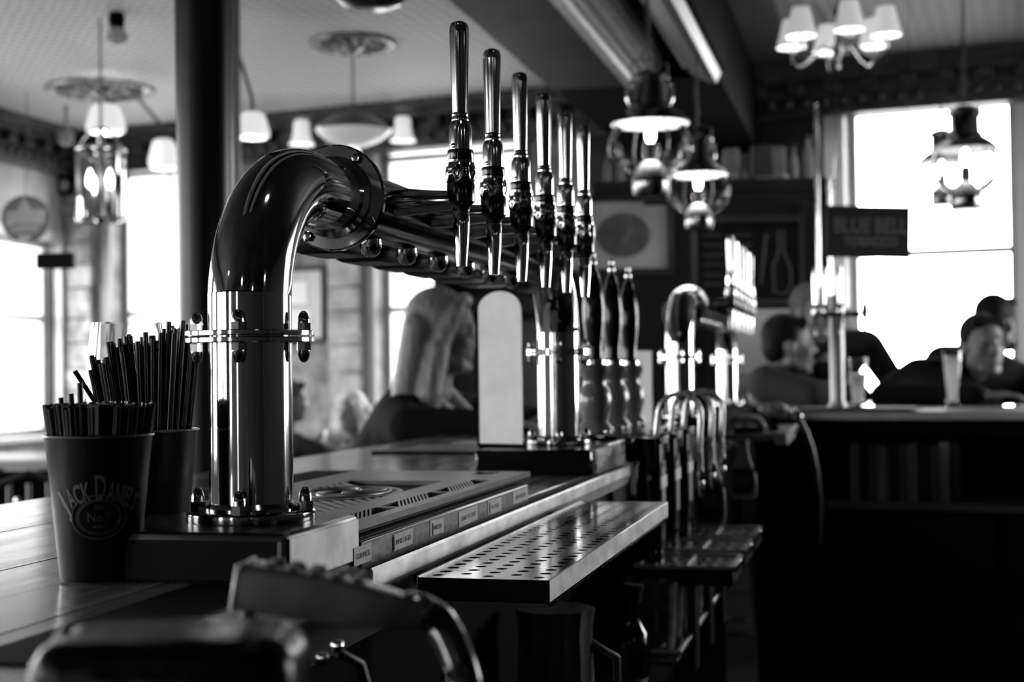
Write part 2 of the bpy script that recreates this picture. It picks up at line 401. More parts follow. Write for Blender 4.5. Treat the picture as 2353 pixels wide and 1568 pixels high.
# ================================================================== BEAM OVER THE BAR (local x = -v, y = u)
t = struct(obj('trim_9', None, None, A0, TH))
mouldm = mat('gilt_moulding_grey', .8, .42, noise=(30, .6, .92)); mouldm2 = mat('dull_moulding_grey', .22, .42)
y0, y1, zs = -.5, 5.35, 2.60
MB().box(-.90, -.12, y1, y1 + 3.4, zs + .02, CEIL).build('dark_infill', blackm, t)  # dark box added to blacken the view past the beam's end
MB().box(-.90, -.55, y0, y1, zs, CEIL).build('soffit', darkwall, t)
mb = MB(); pr = [(-.55, zs), (-.545, zs - .012), (-.50, zs - .016), (-.49, zs + .01), (-.40, zs + .07), (-.378, zs + .075), (-.378, CEIL), (-.55, CEIL)]
Mx = Matrix(((1, 0, 0, 0), (0, 0, 1, 0), (0, 1, 0, 0), (0, 0, 0, 1)))
mb.prism(pr, y0, y1, Mx); mb.build('cove', mouldm, t)
lf = MB().ell((0, 0, 0), .018, .012, .008, 8).mesh('leaf', mouldm); lf2 = MB().ell((0, 0, 0), .010, .014, .008, 8).mesh('bead', mouldm)
for k in range(102):
    obj('leaf', lf, t, (-.442, 2.2 + k * .031, zs + .037)).rotation_euler = (0, -.6, .5)
    obj('bead', lf2, t, (-.475, 2.2 + k * .031, zs + .012)).rotation_euler = (0, -.6, 0)
MB().box(-.378, -.25, y0, y1, zs + .16, CEIL).build('recess', blackm, t)
dn = MB().box(-.035, .035, -.025, .025, 0, .07, .004).mesh('dentil', blackm); dr = MB().ell((0, 0, 0), .014, .014, .022, 10).mesh('drop', mouldm)
for k in range(31):
    obj('dentil', dn, t, (-.315, 2.2 + k * .1, zs + .09)); obj('drop', dr, t, (-.262, 2.25 + k * .1, zs + .06))
pr = [(-.25, zs + .075), (-.245, zs + .03), (-.18, zs + .0), (-.17, zs - .012), (-.13, zs - .012), (-.12, zs + .01), (-.11, zs + .03), (-.11, CEIL), (-.25, CEIL)]
mb = MB(); mb.prism(pr, y0, y1, Mx); mb.build('outer_moulding', mouldm2, t)
MB().box(-.11, -.09, y0, y1, zs + .04, CEIL).build('outer_board', blackm, t)
# dark boarded bulkhead right of the beam keeps the staff side dim
# ================================================================== BAR COUNTER
planks = [(-.078, .03), (.03, .214), (.214, .40), (.40, .605)]
UE = 3.95; US = -2.2
t = thing('bar_counter', 'long pale oak bar counter running away under the beer fonts', 'bar counter', A0 + Vector((0, 0, 0)), TH)
for a, b in planks: MB().box(-b + .0006, -a - .0006, US, UE, CT - .035, CT, .0012).build('plank', wood, t)
MB().box(-.60, .065, US, UE - .01, CT - .08, CT - .036).build('underframe', darkwood, t)
MB().box(-.52, -.47, US, UE - .05, 0, CT - .08).build('front_panel', darkwood, t)
MB().box(-.05, .02, US, UE - .05, .0, CT - .08).build('back_panel', blackm, t)
MB().tube([(-.612, US, CT - .02), (-.612, UE, CT - .02)], .018).build('nosing', midwood, t)
sp = MB(); sp.prism([(.0985, CT - .004), (.1005, CT - .0025), (.1022, CT - .005), (.1022, CT - .020), (.0985, CT - .034), (.080, CT - .040), (.080, CT - .042), (.0975, CT - .037), (.1000, CT - .020), (.1000, CT - .005)], .03, 1.42, Matrix(((1, 0, 0, 0), (0, 0, 1, 0), (0, 1, 0, 0), (0, 0, 0, 1)))); sp.build('steel_edge_strip', scratched, t)
# shelf below the counter on the staff side
t = thing('under_bar_shelf', 'dark steel glass shelf below the bar counter', 'shelf', A0, TH)
MB().box(.06, .205, 1.28, 2.3, .765, .78, .003).build('shelf_board', chrome2, t)
MB().tube([(.205, 1.28, .79), (.205, 2.3, .79)], .005).build('front_rail', steel, t)
MB().tube([(.07, 1.28, .79), (.205, 1.28, .79)], .005).build('end_rail', steel, t)
MB().box(.02, .18, .70, 1.22, .66, .675, .003).build('lower_board', chrome2, t)
MB().tube([(.06, 1.20, .69), (.19, 1.18, .69), (.19, .72, .69)], .005).build('lower_rail', steel, t)
for y in (1.3, 2.28): MB().box(.06, .075, y, y + .012, 0, .765).build('bracket', blackm, t)
for y in (.72, 1.2): MB().box(.02, .035, y, y + .012, 0, .66).build('bracket', blackm, t)
# ================================================================== TOWERS
ZT = CAM.z + .1815; RP = .0368; RB = .122; ZP = 1.147; SP = 1.28
def acorn(mb, x, y, z, s=1, r=.0062, h=.012, seg=6):
    """hex nut plus domed cap growing in +-z"""
    mb.lathe([(r * 1.08, 0), (r * 1.08, s * h * .55)], 6, (x, y, z))
    mb.lathe([(r * .88, s * h * .55), (r * .86, s * h * .85), (r * .62, s * h * 1.25), (r * .3, s * h * 1.42), (0, s * h * 1.46)], 14, (x, y, z))
def leg_parts(t, y, d, a0):
    """one bent leg standing at local y, bending towards +-y (d)"""
    pts = [(0, y, ZP + .006), (0, y, ZP + .10), (0, y, ZP + .2)]
    zb = ZT - RB
    pts += [(0, y + d * (RB - RB * math.cos(k * math.pi / 36)), zb + RB * math.sin(k * math.pi / 36)) for k in range(0, 19)]
    pts += [(0, y + d * .208, ZT)]
    MB().tube(pts, RP, 48).build('bent_pipe', chrome, t, ang=60)
    f = MB(); f.lathe([(RP + .001, 0), (.0563, 0), (.0568, .002), (.0563, .0075), (.054, .009), (RP + .0015, .009)], 48, (0, y, ZP)); f.build('base_flange', chrome2, t)
    MB().lathe([(RP + .0005, .009), (RP + .004, .009), (RP + .004, .012), (RP + .0005, .016)], 40, (0, y, ZP)).build('weld_collar', chrome2, t)
    zc_ = CAM.z + .0335
    for z in (zc_ - .0056, zc_ + .0004):
        MB().lathe([(RP + .0005, 0), (.0555, 0), (.0568, .0012), (.0568, .0042), (.0555, .0052), (RP + .0005, .0052)], 48, (0, y, z)).build('clamp_ring', tapch, t)
    nb = MB(); bb = MB()
    for k in range(4):
        a = a0 + k * math.pi / 2; x, yy = .0478 * math.cos(a), y + .0478 * math.sin(a)
        acorn(nb, x, yy, zc_ + .0056, 1); acorn(nb, x, yy, zc_ - .0056, -1)
        acorn(bb, x, yy, ZP + .009, 1, .0068, .014)
        m = MB(); acorn(m, x, yy, ZP + .009, 1, .0068, .014); m.build('base_bolt', chrome2, t)
        m = MB(); acorn(m, x, yy, zc_ + .0056, 1); acorn(m, x, yy, zc_ - .0056, -1); m.build('clamp_bolt', chrome2, t)
    nb.bm.free(); bb.bm.free()
    yd = y + d * .208
    MB().lathe([(RP - .004, 0), (.0532, 0), (.0550, .002), (.0550, .0075), (.0532, .0095), (RP - .004, .0095)], 64, (0, yd - d * .004, ZT), (0, d, 0)).build('end_flange', chrome, t)
    MB().lathe([(RP, 0), (RP + .005, .002), (RP + .006, .008)], 48, (0, yd - d * .012, ZT), (0, d, 0)).build('flange_collar', chrome, t)
    for k in range(4):
        a = .97 + k * math.pi / 2
        m = MB(); m.lathe([(.006, 0), (.006, .004), (.0045, .006), (0, .0065)], 6, (.0475 * math.cos(a), yd - d * .004, ZT + .0475 * math.sin(a)), (0, -d, 0)); m.build('flange_bolt', chrome2, t)
def make_tap(t, y, meshes={}):
    """tap with handle; local x = towards the staff side"""
    z0 = CAM.z + .114; X = .109; lean = 0
    if not meshes:
        def px(v): return (612 - v) / 2146.0
        meshes['spout'] = MB().lathe([(.0046, -.0005), (.0055, 0), (.0088, px(530)), (.0090, px(486)), (.0084, px(484)), (.0040, px(484))], 32).mesh('spout', tapch)
        meshes['tap_body'] = MB().lathe([(.0088, px(486)), (.0094, px(476)), (.0128, px(468)), (.0150, px(464)), (.0152, px(458)), (.0152, px(424)), (.0144, px(420))], 36).mesh('tap_body', darkrefl)
        bl = MB(); n = 96; rings = []
        for k in range(25):
            f = k / 24; z = px(421) + (px(368) - px(421)) * f
            R = .0148 + .0020 * math.sin(math.pi * min(1, f * 1.15)); ring = []
            for i in range(n):
                a = 2 * math.pi * i / n; c = (math.cos(a * 6) + .15) / 1.15; dz = (f - .5) / .40
                dim = .0013 * min(1, 2.5 * max(0, 1 - dz * dz - (1 - max(0, c)) * .9))
                ring.append(bl.bm.verts.new((math.cos(a) * (R - dim), math.sin(a) * (R - dim), z)))
            rings.append(ring)
        bl._faces(rings); meshes['flow_ring'] = bl.mesh('flow_ring', chrome2, 60)
        meshes['collar'] = MB().lathe([(.0142, px(370)), (.0148, px(367)), (.0138, px(345)), (.0125, px(343)), (.010, px(343))], 36, flute=(.012, 14)).mesh('collar', blackg)
        meshes['handle_base'] = MB().lathe([(.0122, px(343)), (.0124, px(300)), (.0118, px(287)), (.0096, px(279)), (.0090, px(276)), (.0092, px(272)), (.0084, px(266)), (.0088, px(262)), (.0082, px(257))], 32).mesh('handle_base', tapch, 22)
        meshes['screw'] = MB().lathe([(.0028, 0), (.0028, .0010), (.0020, .0014), (0, .0014)], 12, (-.0045, -.0112, px(336)), (-.35, -1, 0)).mesh('screw', chrome2)
        meshes['handle'] = MB().lathe([(.0082, px(258)), (.0084, px(240)), (.0098, px(120)), (.0103, px(72)), (.0101, px(60)), (.0085, px(50)), (.0052, px(46)), (0, px(45))], 48, a0=.2, flute=(.045, 6)).mesh('handle', mat('handle_chrome', .66, .10, 1), 50)
        meshes['shank'] = MB().lathe([(.0150, -.006), (.0148, .012), (.0125, .032), (.0108, .055), (.0108, .064)], 28, (-.070, 0, (612 - 459) / 2146.0), (1, 0, 0)).mesh('shank', chrome2)
        meshes['shank_nut'] = MB().lathe([(.0155, 0), (.0155, .010)], 6, (-.082, 0, (612 - 459) / 2146.0), (1, 0, 0)).mesh('shank_nut', darkrefl)
    p = obj('tap', meshes['tap_body'], t, (X, y, z0))
    for k in ('spout', 'flow_ring', 'collar', 'handle_base', 'screw', 'handle', 'shank', 'shank_nut'):
        o_ = obj(k, meshes[k], p)
        if k == 'flow_ring': o_.rotation_euler = (0, 0, y * 9)
        if k == 'handle': o_.rotation_euler = (0, 0, y * 5)
    return p
def tower(org, label):
    t = thing('beer_font', label, 'beer font', org, TH, 'arched beer fonts')
    leg_parts(t, 0, 1, math.radians(-90 - 14.15 + 26)); leg_parts(t, SP, -1, math.radians(-90 - 14.15 + 26))
    MB().tube([(0, .211, ZT), (0, SP - .211, ZT)], RP, 48, caps=False).build('cross_tube', mat('dark_tube_chrome', .16, .14, 1), t)
    
    for k in range(6):
        y = .64 + (k - 2.5) * .136; make_tap(t, y)
    lens = MB().box(-.085, -.016, -.045, .045, -.008, .05, .010).mesh('badge_holder', blackp)
    dome = MB().lathe([(0, -.0135), (.005, -.0128), (.0095, -.009), (.0122, -.002), (.0125, .006)], 24).mesh('badge_boss', tapch)
    scw = MB().lathe([(.0013, 0), (.0013, .0008), (0, .0009)], 8, (0, -.0088, -.0082), (0, -.72, -.7)).mesh('boss_screw', blackm)
    for k in range(6):
        y = .305 + k * .125
        obj('badge_holder', lens, t, (0, y + .03, ZT - RP - .004)); o = obj('badge_boss', dome, t, (.004, y, ZT - RP - .004)); obj('boss_screw', scw, o)
    return t
def plinth(org, label, x0, x1, y0, y1, mtop, z0=CT, z1=ZP):
    t = thing('font_plinth', label, 'plinth', org, TH)
    MB().box(x0, x1, y0, y1, z0, z1, .006).build('plinth_body', mtop, t)
    return t
p1 = plinth(A0, 'rounded steel plinth under the nearest leg of the front beer font', -.12, .079, -.104, .06, mat('dark_steel', .08, .3, 1))
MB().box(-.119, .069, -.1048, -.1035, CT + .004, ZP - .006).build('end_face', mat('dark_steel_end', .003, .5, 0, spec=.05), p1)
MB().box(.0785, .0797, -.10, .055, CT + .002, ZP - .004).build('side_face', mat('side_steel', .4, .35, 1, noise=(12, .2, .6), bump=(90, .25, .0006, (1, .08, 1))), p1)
tower(A0, 'nearest chrome arched beer font with six tall tap handles')
p2 = plinth(A0, 'black plinth with a pale steel side under the far leg of the front beer font', -.105, .092, 1.10, 1.40, blackg)
MB().box(.086, .098, 1.112, 1.39, CT - .0, ZP + .003, .002).build('side_face', steel, p2)
A2 = Vector((.441, 3.75, 0))
tower(A2, 'second chrome arched beer font farther down the bar, behind the hand pumps')
plinth(A2, 'low dark plinth under the second arched beer font', -.11, .09, -.11, 1.39, blackm)
# ------------------------------------------------------------------ grill unit with name labels
t = thing('drip_unit', 'speckled steel drip unit with beer name labels, between the font legs', 'drip tray', A0, TH)
MB().box(-.20, .077, .062, u_at(1209, -.08), CT, 1.1215).build('unit_top', speck, t)
MB().box(.0785, .0798, .062, u_at(1209, -.08), 1.086, 1.1205).build('front_panel', speck, t)
MB().box(-.195, .071, .066, .72, 1.1216, 1.1232).build('recess_liner', rubber, t)
MB().box(.0765, .0802, .063, u_at(1209, -.08), 1.1195, 1.1222, .0012).build('front_lip', mat('bright_lip_steel', .9, .35, .9), t)
def wall_text(s): return text_mesh(s, .0062, ink, .00015, fn=lambda c: Vector((c.z + .0006, c.x, c.y)), width=None)
labels = [(828, 40, 'GUINNESS', .0165, 33), (921, 43, 'INNIS LAGER', .0160, 35), (999, 31, 'INNIS IPA', .0160, 20), (1071, 43, 'COAST TO COAST', .0175, 33), (1132, 31, 'ROSE', .0175, 17), (1191, 34, 'HEINEKEN', .0165, 23)]
def per_m(px):
    k = (px - CX) / FPX; return (U.x - k * U.y) * FPX / (A0 + V * -.08 + U * u_at(px, -.08)).y
rr = random.Random(3)
for px, wd, s, h, tw in labels:
    u = u_at(px, -.08); dz = rr.uniform(-.0008, .0006); wd /= per_m(px); tw /= per_m(px)
    lb = MB().box(0, .0005, -wd / 2, wd / 2, -h / 2, h / 2).build('name_label', paper, t, (.0800, u, 1.1105 + dz))
    lb.rotation_euler = (rr.uniform(-.03, .03), 0, 0)
    me = text_mesh(s, .0074, ink, .00012, fn=None, width=tw)
    for v in me.vertices: v.co = Vector((v.co.z + .0007, v.co.x, v.co.y * 1.0 - .0005))
    obj('lettering', me, lb)
for px in (899, 988, 1120):
    u = u_at(px, -.08); MB().box(0, .0008, -.002, .002, -.007, .006).build('tape_strip', rubber, t, (.0800, u, 1.110))
# grey rubber grill mat with slits and a round emblem
t = thing('grill_mat', 'pale grey rubber drip mat with slanted slits and a round emblem', 'bar mat', A0, TH)
MB().box(-.20, .062, .064, .80, 1.1233, 1.1275, .0008).build('mat_base', rubber, t)
TZ = 1.1266
def sheet(name, polys, m=greymat, z0=1.1270, z1=1.1335):
    if name.startswith('mat_'):
        for p in polys: q_ = MB(); q_.prism(p, z0, z1); q_.build(name, m, t)
        return
    mb = MB()
    for p in polys: mb.prism(p, z0, z1)
    o_ = mb.build(name, m, t); o_['kind'] = 'stuff'; return o_
def rect(x0, x1, y0, y1): return [(x0, y0), (x1, y0), (x1, y1), (x0, y1)]
sheet('mat_rim', [rect(.046, .062, .064, .80), rect(-.20, -.19, .064, .80), rect(-.19, .046, .064, .072), rect(-.19, .046, .79, .80)])
def slat(x0, x1, y, w_, sl): return [(x0, y), (x1, y + sl), (x1, y + sl + w_), (x0, y + w_)]
def clip_slats(x0, x1, ya, yb, n, w_, sl):
    return [slat(x0, x1, ya + (yb - ya) * i / n, w_, sl) for i in range(n)]
# solid islands between the slit fields
sheet('mat_field', [rect(-.19, -.012, .62, .79), rect(-.19, -.14, .072, .62)])
sheet('slit_field', clip_slats(.022, .046, .145, .255, 9, .0066, -.066))
sheet('slit_field', clip_slats(.022, .046, .335, .445, 9, .0066, -.066))
sheet('slit_field', clip_slats(.022, .046, .525, .635, 9, .0066, -.066))
sheet('mat_field', [rect(-.012, .022, .072, .74), rect(.022, .046, .262, .27), rect(.022, .046, .452, .46), rect(.022, .046, .64, .79)])
sheet('long_slats', clip_slats(-.14, -.012, .25, .60, 16, .013, -.17), z1=1.1330)
# emblem: ring and a swirl raised above a disc
cx_, cy_ = -.075, .43
mb = MB(); mb.lathe([(.0, 0), (.062, 0), (.064, .0032), (.060, .0045), (.056, .0034), (0, .0034)], 40, (cx_, cy_, 1.1300), sq=(1, 1.5)); mb.build('emblem_disc', greymat, t)
for k in range(3):
    a = k * 2.1; pts = [(cx_ + r_ * math.cos(a + r_ * 60), cy_ + 1.5 * r_ * math.sin(a + r_ * 60), 1.1345) for r_ in [.008 + .004 * i for i in range(11)]]
    MB().tube(pts, [.001 + .0022 * math.sin(math.pi * i / 10) for i in range(11)], 8).build('emblem_swirl', greymat, t)
MB().tube([(cx_ + .05 * math.cos(a), cy_ + .075 * math.sin(a), 1.1345) for a in [k * math.pi / 20 for k in range(40)]], .0014, 6, closed=True).build('emblem_ring', greymat, t)
# black ribbed mat behind it on the counter
t = thing('ribbed_bar_mat', 'black ribbed rubber mat lying behind the grey drip mat', 'bar mat', A0, TH)
fa = G(925, 1083, CT + .004) - A0; ub, vb = fa.dot(U), fa.dot(V)
x1 = -vb; yb = ub
MB().box(x1 - .16, x1, yb - .62, yb, CT, CT + .003, .001).build('mat_base', rubber, t)
mb = MB()
for i in range(40):
    for j in range(12):
        x = x1 - .156 + j * .0128; y = yb - .612 + i * .0152; mb.box(x, x + .009, y, y + .0105, CT + .003, CT + .0052)
o = mb.build('ribs', rubber, t); o['kind'] = 'stuff'
# ------------------------------------------------------------------ hanging perforated tray
t = thing('perforated_drip_tray', 'long shallow steel tray with round drain holes, on the staff edge', 'drip tray', A0, TH)
x0, x1, y0, y1, zt = .125, .249, .088, .855, 1.0865
nc, cell = 5, .0242; rows = 30; ch = (y1 - y0 - .012) / rows; mb = MB(); bm = mb.bm
for c in range(nc):
    xa = x0 + .0015 + c * cell; off = (c % 2) * ch / 2
    n = rows if not off else rows - 1
    def q(pts): bm.faces.new([bm.verts.new((px_, py_, zt)) for px_, py_ in pts])
    q([(xa, y0), (xa + cell, y0), (xa + cell, y0 + .006 + off), (xa, y0 + .006 + off)])
    ye = y0 + .006 + off + n * ch; q([(xa, ye), (xa + cell, ye), (xa + cell, y1), (xa, y1)])
    for r_ in range(n):
        ya = y0 + .006 + off + r_ * ch; mx, my = xa + cell / 2, ya + ch / 2; N = 16; R = .0058 if r_ % 7 else .0054
        inn = [bm.verts.new((mx + R * math.cos(2 * math.pi * (i + .5) / N), my + R * math.sin(2 * math.pi * (i + .5) / N), zt)) for i in range(N)]
        low = [bm.verts.new((v.co.x, v.co.y, zt - .0012)) for v in inn]
        def sqp(i):
            a = 2 * math.pi * (i + .5) / N; cx2, sy2 = math.cos(a), math.sin(a); k = 1 / max(abs(cx2), abs(sy2))
            return (mx + cx2 * k * cell / 2, my + sy2 * k * ch / 2, zt)
        out = [bm.verts.new(sqp(i)) for i in range(N)]
        for i in range(N):
            j = (i + 1) % N; bm.faces.new((out[i], out[j], inn[j], inn[i])); bm.faces.new((inn[i], inn[j], low[j], low[i]))
        for sx, sy in ((1, 1), (-1, 1), (-1, -1), (1, -1)):
            ii = {(1, 1): (1, 2), (-1, 1): (5, 6), (-1, -1): (9, 10), (1, -1): (13, 14)}[(sx, sy)]
            cv = bm.verts.new((mx + sx * cell / 2, my + sy * ch / 2, zt)); bm.faces.new((out[ii[0]], cv, out[ii[1]]))
traym = mat('tray_steel', .62, .16, 1, noise=(18, .45, .75, (1, .4, 1)), bump=(8, .04, .003), streak=(14, .08, .2, (1, .3, 1)))
mb.build('perforated_plate', traym, t)
MB().box(x0 + .002, x1 - .002, y0 + .002, y1 - .002, zt - .021, zt - .012).build('catch_basin', blackm, t)
rim = MB(); rim.box(x1 - .0012, x1 + .0006, y0 - .0004, y1, zt - .0195, zt + .0008, .0004); rim.build('side_wall', scratched, t)
MB().box(x0 - .001, x0 + .0008, y0, y1, zt - .0195, zt + .0018, .0004).build('back_wall', scratched, t)
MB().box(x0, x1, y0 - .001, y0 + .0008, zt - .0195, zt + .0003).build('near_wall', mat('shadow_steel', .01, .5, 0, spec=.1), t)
MB().box(x0, x1, y1 - .001, y1 + .001, zt - .0195, zt + .0006).build('far_wall', scratched, t)
mb = MB(); rr = random.Random(5)
for i in range(110): mb.box(x1 - .002, x1 + .0014 + rr.uniform(0, .0008), y0 + i * (y1 - y0) / 110, y0 + (i + .9) * (y1 - y0) / 110, zt - .0225 - rr.uniform(0, .0006), zt - .0205)
mb.build('lower_lip', tapch, t)
for y in (.16, .75): MB().box(.10, .126, y, y + .02, zt - .012, zt - .006).build('hook', blackm, t)
# ------------------------------------------------------------------ black rubber mat under the cups, cups and straws
t = MB().box(0, .077, -.42, -.108, CT, CT + .002, .0006).build('rubber_strip_mat', rubber, None, A0, TH)
tag(t, 'black rubber mat along the staff edge of the counter', 'bar mat')
strawm = mat('black_straw_plastic', .005, .22)
def cup(loc, label, rz=0):
    t = thing('straw_cup', label, 'cup', loc, 0, 'black metal straw cups')
    H = .119; rb, rt = .0315, .0438
    cupm = mat('black_lacquered_tin', .003, .3, spec=.14, streak=(6, .25, .4, (1, 1, .4)))
    MB().lathe([(rb - .002, .002), (rb, 0), (rb + .0006, .003), (rt, H)], 48).build('cup_wall', cupm, t)
    MB().lathe([(0, .003), (rb - .001, .003)], 32, caps=False).build('cup_base', cupm, t)
    MB().tube([(rt * math.cos(a) * 1.012, rt * math.sin(a) * 1.012, H) for a in [k * math.pi / 24 for k in range(48)]], .0013, 8, closed=True).build('rolled_rim', mat('bare_rim_metal', .35, .3, 1), t)
    def wrapz(z): return rb + (rt - rb) * z / H + .0007
    def arcwrap(R, z0, a_face=-math.pi / 2):
        def fn(c):
            ang = c.x / R; x = (R + c.y) * math.sin(ang); z = z0 + (R + c.y) * math.cos(ang) - R
            th = a_face + x / wrapz(z); rr_ = wrapz(z) + c.z
            return Vector((rr_ * math.cos(th), rr_ * math.sin(th), z))
        return fn
    pm = mat('cup_print', .085, .5); pm2 = mat('cup_print_faint', .035, .5)
    fnn = arcwrap(.052, .0745, -math.pi / 2 + rz)
    for tx_, sz_, wd_, xc_, yo_ in (('J', .030, .0062, -.0320, .0), ('ACK', .0225, .0205, -.0172, .0), ('D', .030, .0078, .0010, .0022), ("ANIEL'S", .0225, .0290, .0212, .0)):
        me = text_mesh(tx_, sz_, pm, .0001, fn=None, bold=.0004, width=wd_)
        for v in me.vertices: v.co = fnn(Vector((v.co.x + xc_, v.co.y + yo_, v.co.z)))
        obj('lettering', me, t)
    flat = arcwrap(10, .0535, -math.pi / 2 + rz)
    for s, sz, yo, wd in (('No.7', .0105, 0, .019), ('Old', .0052, .0085, .008), ('BRAND', .003, -.0075, .010)):
        me = text_mesh(s, sz, pm2, .0001, fn=None, bold=.0001, width=wd)
        for v in me.vertices: v.co = flat(Vector((v.co.x, v.co.y + yo, v.co.z)))
        obj('lettering', me, t)
    for rx, ry in ((.0165, .0130), (.0178, .0142), (.0225, .0178)):
        pts = [flat(Vector((rx * math.cos(a), ry * math.sin(a) + .0005, 0))) for a in [k * math.pi / 20 for k in range(40)]]
        MB().tube(pts, .00035 if rx < .02 else .0006, 6, closed=True).build('emblem_ring', pm2, t)
    return t
c1 = G(202, 1347, CT) + Vector((0, .033, 0)); c1.z = CT + .002
cup(c1, 'front black straw cup, filled level with short straws', math.radians(16))
c2 = Vector((-.344, 1.352, CT)); cup(c2, 'rear black straw cup whose long straws fan out above it', math.radians(-58))
def straws(c, n, L, lift, spread, gname, label, seed, topfn):
    rr = random.Random(seed); me0 = MB().lathe([(.0019, 0), (.0025, 0), (.0025, 1), (.0019, 1), (.0019, .9)], 10, caps=False).mesh('straw', strawm)
    for k in range(n):
        a = rr.uniform(0, 2 * math.pi); q_ = math.sqrt(rr.uniform(0, 1)); b = Vector((.024 * q_ * math.cos(a), .024 * q_ * math.sin(a), .004))
        l, top = topfn(rr, b, a, q_)
        d = (top - b); d.normalize()
        o = obj('straw', me0, None, Vector(c) + b); o.scale = (1, 1, l); o.rotation_mode = 'QUATERNION'
        o.rotation_quaternion = Vector((0, 0, 1)).rotation_difference(d)
        tag(o, label, 'straw', gname)
def top1(rr, b, a, q_):
    r = .041 * q_; l = .142 + rr.uniform(-.0025, .0015)
    return l, Vector((r * math.cos(a), r * math.sin(a), .119))
def top2(rr, b, a, q_):
    x = b.x / .024; r = .040 * q_; l = .205 + rr.uniform(-.012, .0) + (.012 if x > .35 else 0) - (.018 if x < -.3 else 0)
    tx = r * math.cos(a) - .006 + (-.004 if x < 0 else .004); l += rr.uniform(-.006, .004)
    return l, Vector((max(-.041, min(.040, tx)), r * math.sin(a) * .8, .119))
straws(c1, 170, .14, 0, 0, 'straws in the front cup', 'short black plastic straw packed in the front cup', 11, top1)
straws(c2, 150, .2, 0, 0, 'straws in the rear cup', 'long black plastic straw fanning out of the rear cup', 12, top2)
for px_, py_, l_ in ((140, 914, 'leftmost of three taller straws in the front cup'), (163, 905, 'middle one of three taller straws in the front cup'), (183, 880, 'tallest straw in the front cup, right of two shorter raised ones')):
    tp = P(px_, py_, c1.y - .01); b_ = Vector((c1.x + (tp.x - c1.x) * .62, c1.y - .008, CT + .01)); o = MB().lathe([(.0019, 0), (.0025, 0), (.0025, (tp - b_).length), (.0019, (tp - b_).length)], 10, caps=False).build('straw', strawm, None, b_)
    o.rotation_mode = 'QUATERNION'; o.rotation_quaternion = Vector((0, 0, 1)).rotation_difference((tp - b_).normalized()); tag(o, l_, 'straw')
o = MB().lathe([(.0017, 0), (.0023, 0), (.0023, .20), (.0017, .20)], 10, caps=False).build('straw', strawm, None, c2 + Vector((.022, 0, .05)))
o.rotation_mode = 'QUATERNION'; o.rotation_quaternion = Vector((0, 0, 1)).rotation_difference(Vector((-.62, -.0, .80)).normalized()); o.location = c2 + Vector((.028, -.01, .025)); o.rotation_quaternion = Vector((0, 0, 1)).rotation_difference((P(172, 853, 1.30) - o.location).normalized()); o.scale = (1, 1, (P(172, 853, 1.30) - o.location).length / .20)
tag(o, 'black straw leaning far left out of the rear cup', 'straw')
# ------------------------------------------------------------------ big wine glass behind the straws
g = G(292, 1230, CT); g = Vector((P(292, 900, 1.60).x, 1.60, CT))
t = thing('wine_glass', 'large clear wine glass behind the fanned straws', 'wine glass', g)
H = .2305
outer = [(.0, .088), (.012, .090), (.028, .100), (.041, .120), (.047, .140), (.0465, .165), (.043, .195), (.0385, H)]
inner = [(.0373, H), (.0417, .195), (.0452, .165), (.0457, .140), (.0397, .121), (.027, .102), (.011, .093), (0, .092)]
MB().lathe(outer + inner, 40).build('bowl', glass, t)
MB().lathe([(0, 0), (.036, 0), (.0365, .0012), (.012, .006), (.0045, .014), (.0036, .05), (.0045, .080), (.011, .0895), (0, .0895)], 32).build('stem_and_foot', glass, t)
# ------------------------------------------------------------------ bar gun on its hose, nearest thing
t = thing('drinks_gun', 'chunky wet bar gun on a ribbed hose, nearest the camera', 'bar gun', (0, 0, 0))
a = P(563, 1342, .765); b = P(975, 1408, .760)
ex = (b - a).normalized(); L_ = (b - a).length; up = (P(590, 1285, .745) - P(545, 1395, .745)).normalized()
up = (up - ex * up.dot(ex)).normalized(); ey = up.cross(ex).normalized()
M = Matrix(((ex.x, ey.x, up.x, a.x), (ex.y, ey.y, up.y, a.y), (ex.z, ey.z, up.z, a.z), (0, 0, 0, 1)))
t.matrix_world = M
gunm = mat('smoked_grey_plastic', .05, .25, spec=.35, noise=(22, .015, .17), bump=(40, .3, .002))
h2 = .0122
body = MB(); rings = []
for x, hz, hy, dz in ((0, h2, .020, 0), (.03, h2, .021, 0), (.065, h2 * .93, .018, -.0005), (.085, h2 * .72, .013, -.001), (L_, h2 * .62, .0095, 0)):
    rings.append([body.bm.verts.new((x, (abs(math.cos(q_)) ** .35) * math.copysign(1, math.cos(q_)) * hy, (abs(math.sin(q_)) ** .35) * math.copysign(1, math.sin(q_)) * hz + dz)) for q_ in [2 * math.pi * i / 24 for i in range(24)]])
body._faces(rings); body.build('gun_head', gunm, t)
MB().box(-.0022, .0, -.0205, .0205, -h2 * 1.02, h2 * 1.02, .0009).build('end_plate', mat('grey_plastic_edge', .85, .35), t)
for i in range(5):
    for j in range(2): MB().lathe([(.0042, 0), (.0042, .0022), (.003, .003), (0, .003)], 14, (.014 + i * .0115, -.009 + j * .018, h2 - .0005)).build('button', gunm, t)
for i in range(0): MB().box(.03 + i * .007, .033 + i * .007, -.0220, -.0205, -h2 * .7, h2 * .7, .0004).build('grip_rib', gunm, t)
MB().box(.003, .007, -.012, .012, -h2 - .008, -h2, .001).build('nozzle_lug', gunm, t)
MB().lathe([(.0088, 0), (.0098, .003), (.0098, .012), (.0085, .015)], 24, (L_ - .012, 0, 0), (1, 0, 0)).build('ferrule', chrome, t)
hp = [P(968, 1404, .775), P(1003, 1425, .775), P(1030, 1465, .77), P(1052, 1515, .765), P(1068, 1568, .76), P(1078, 1640, .75), P(1080, 1760, .75), P(1070, 1900, .76)]
Mi = M.inverted(); pts = []
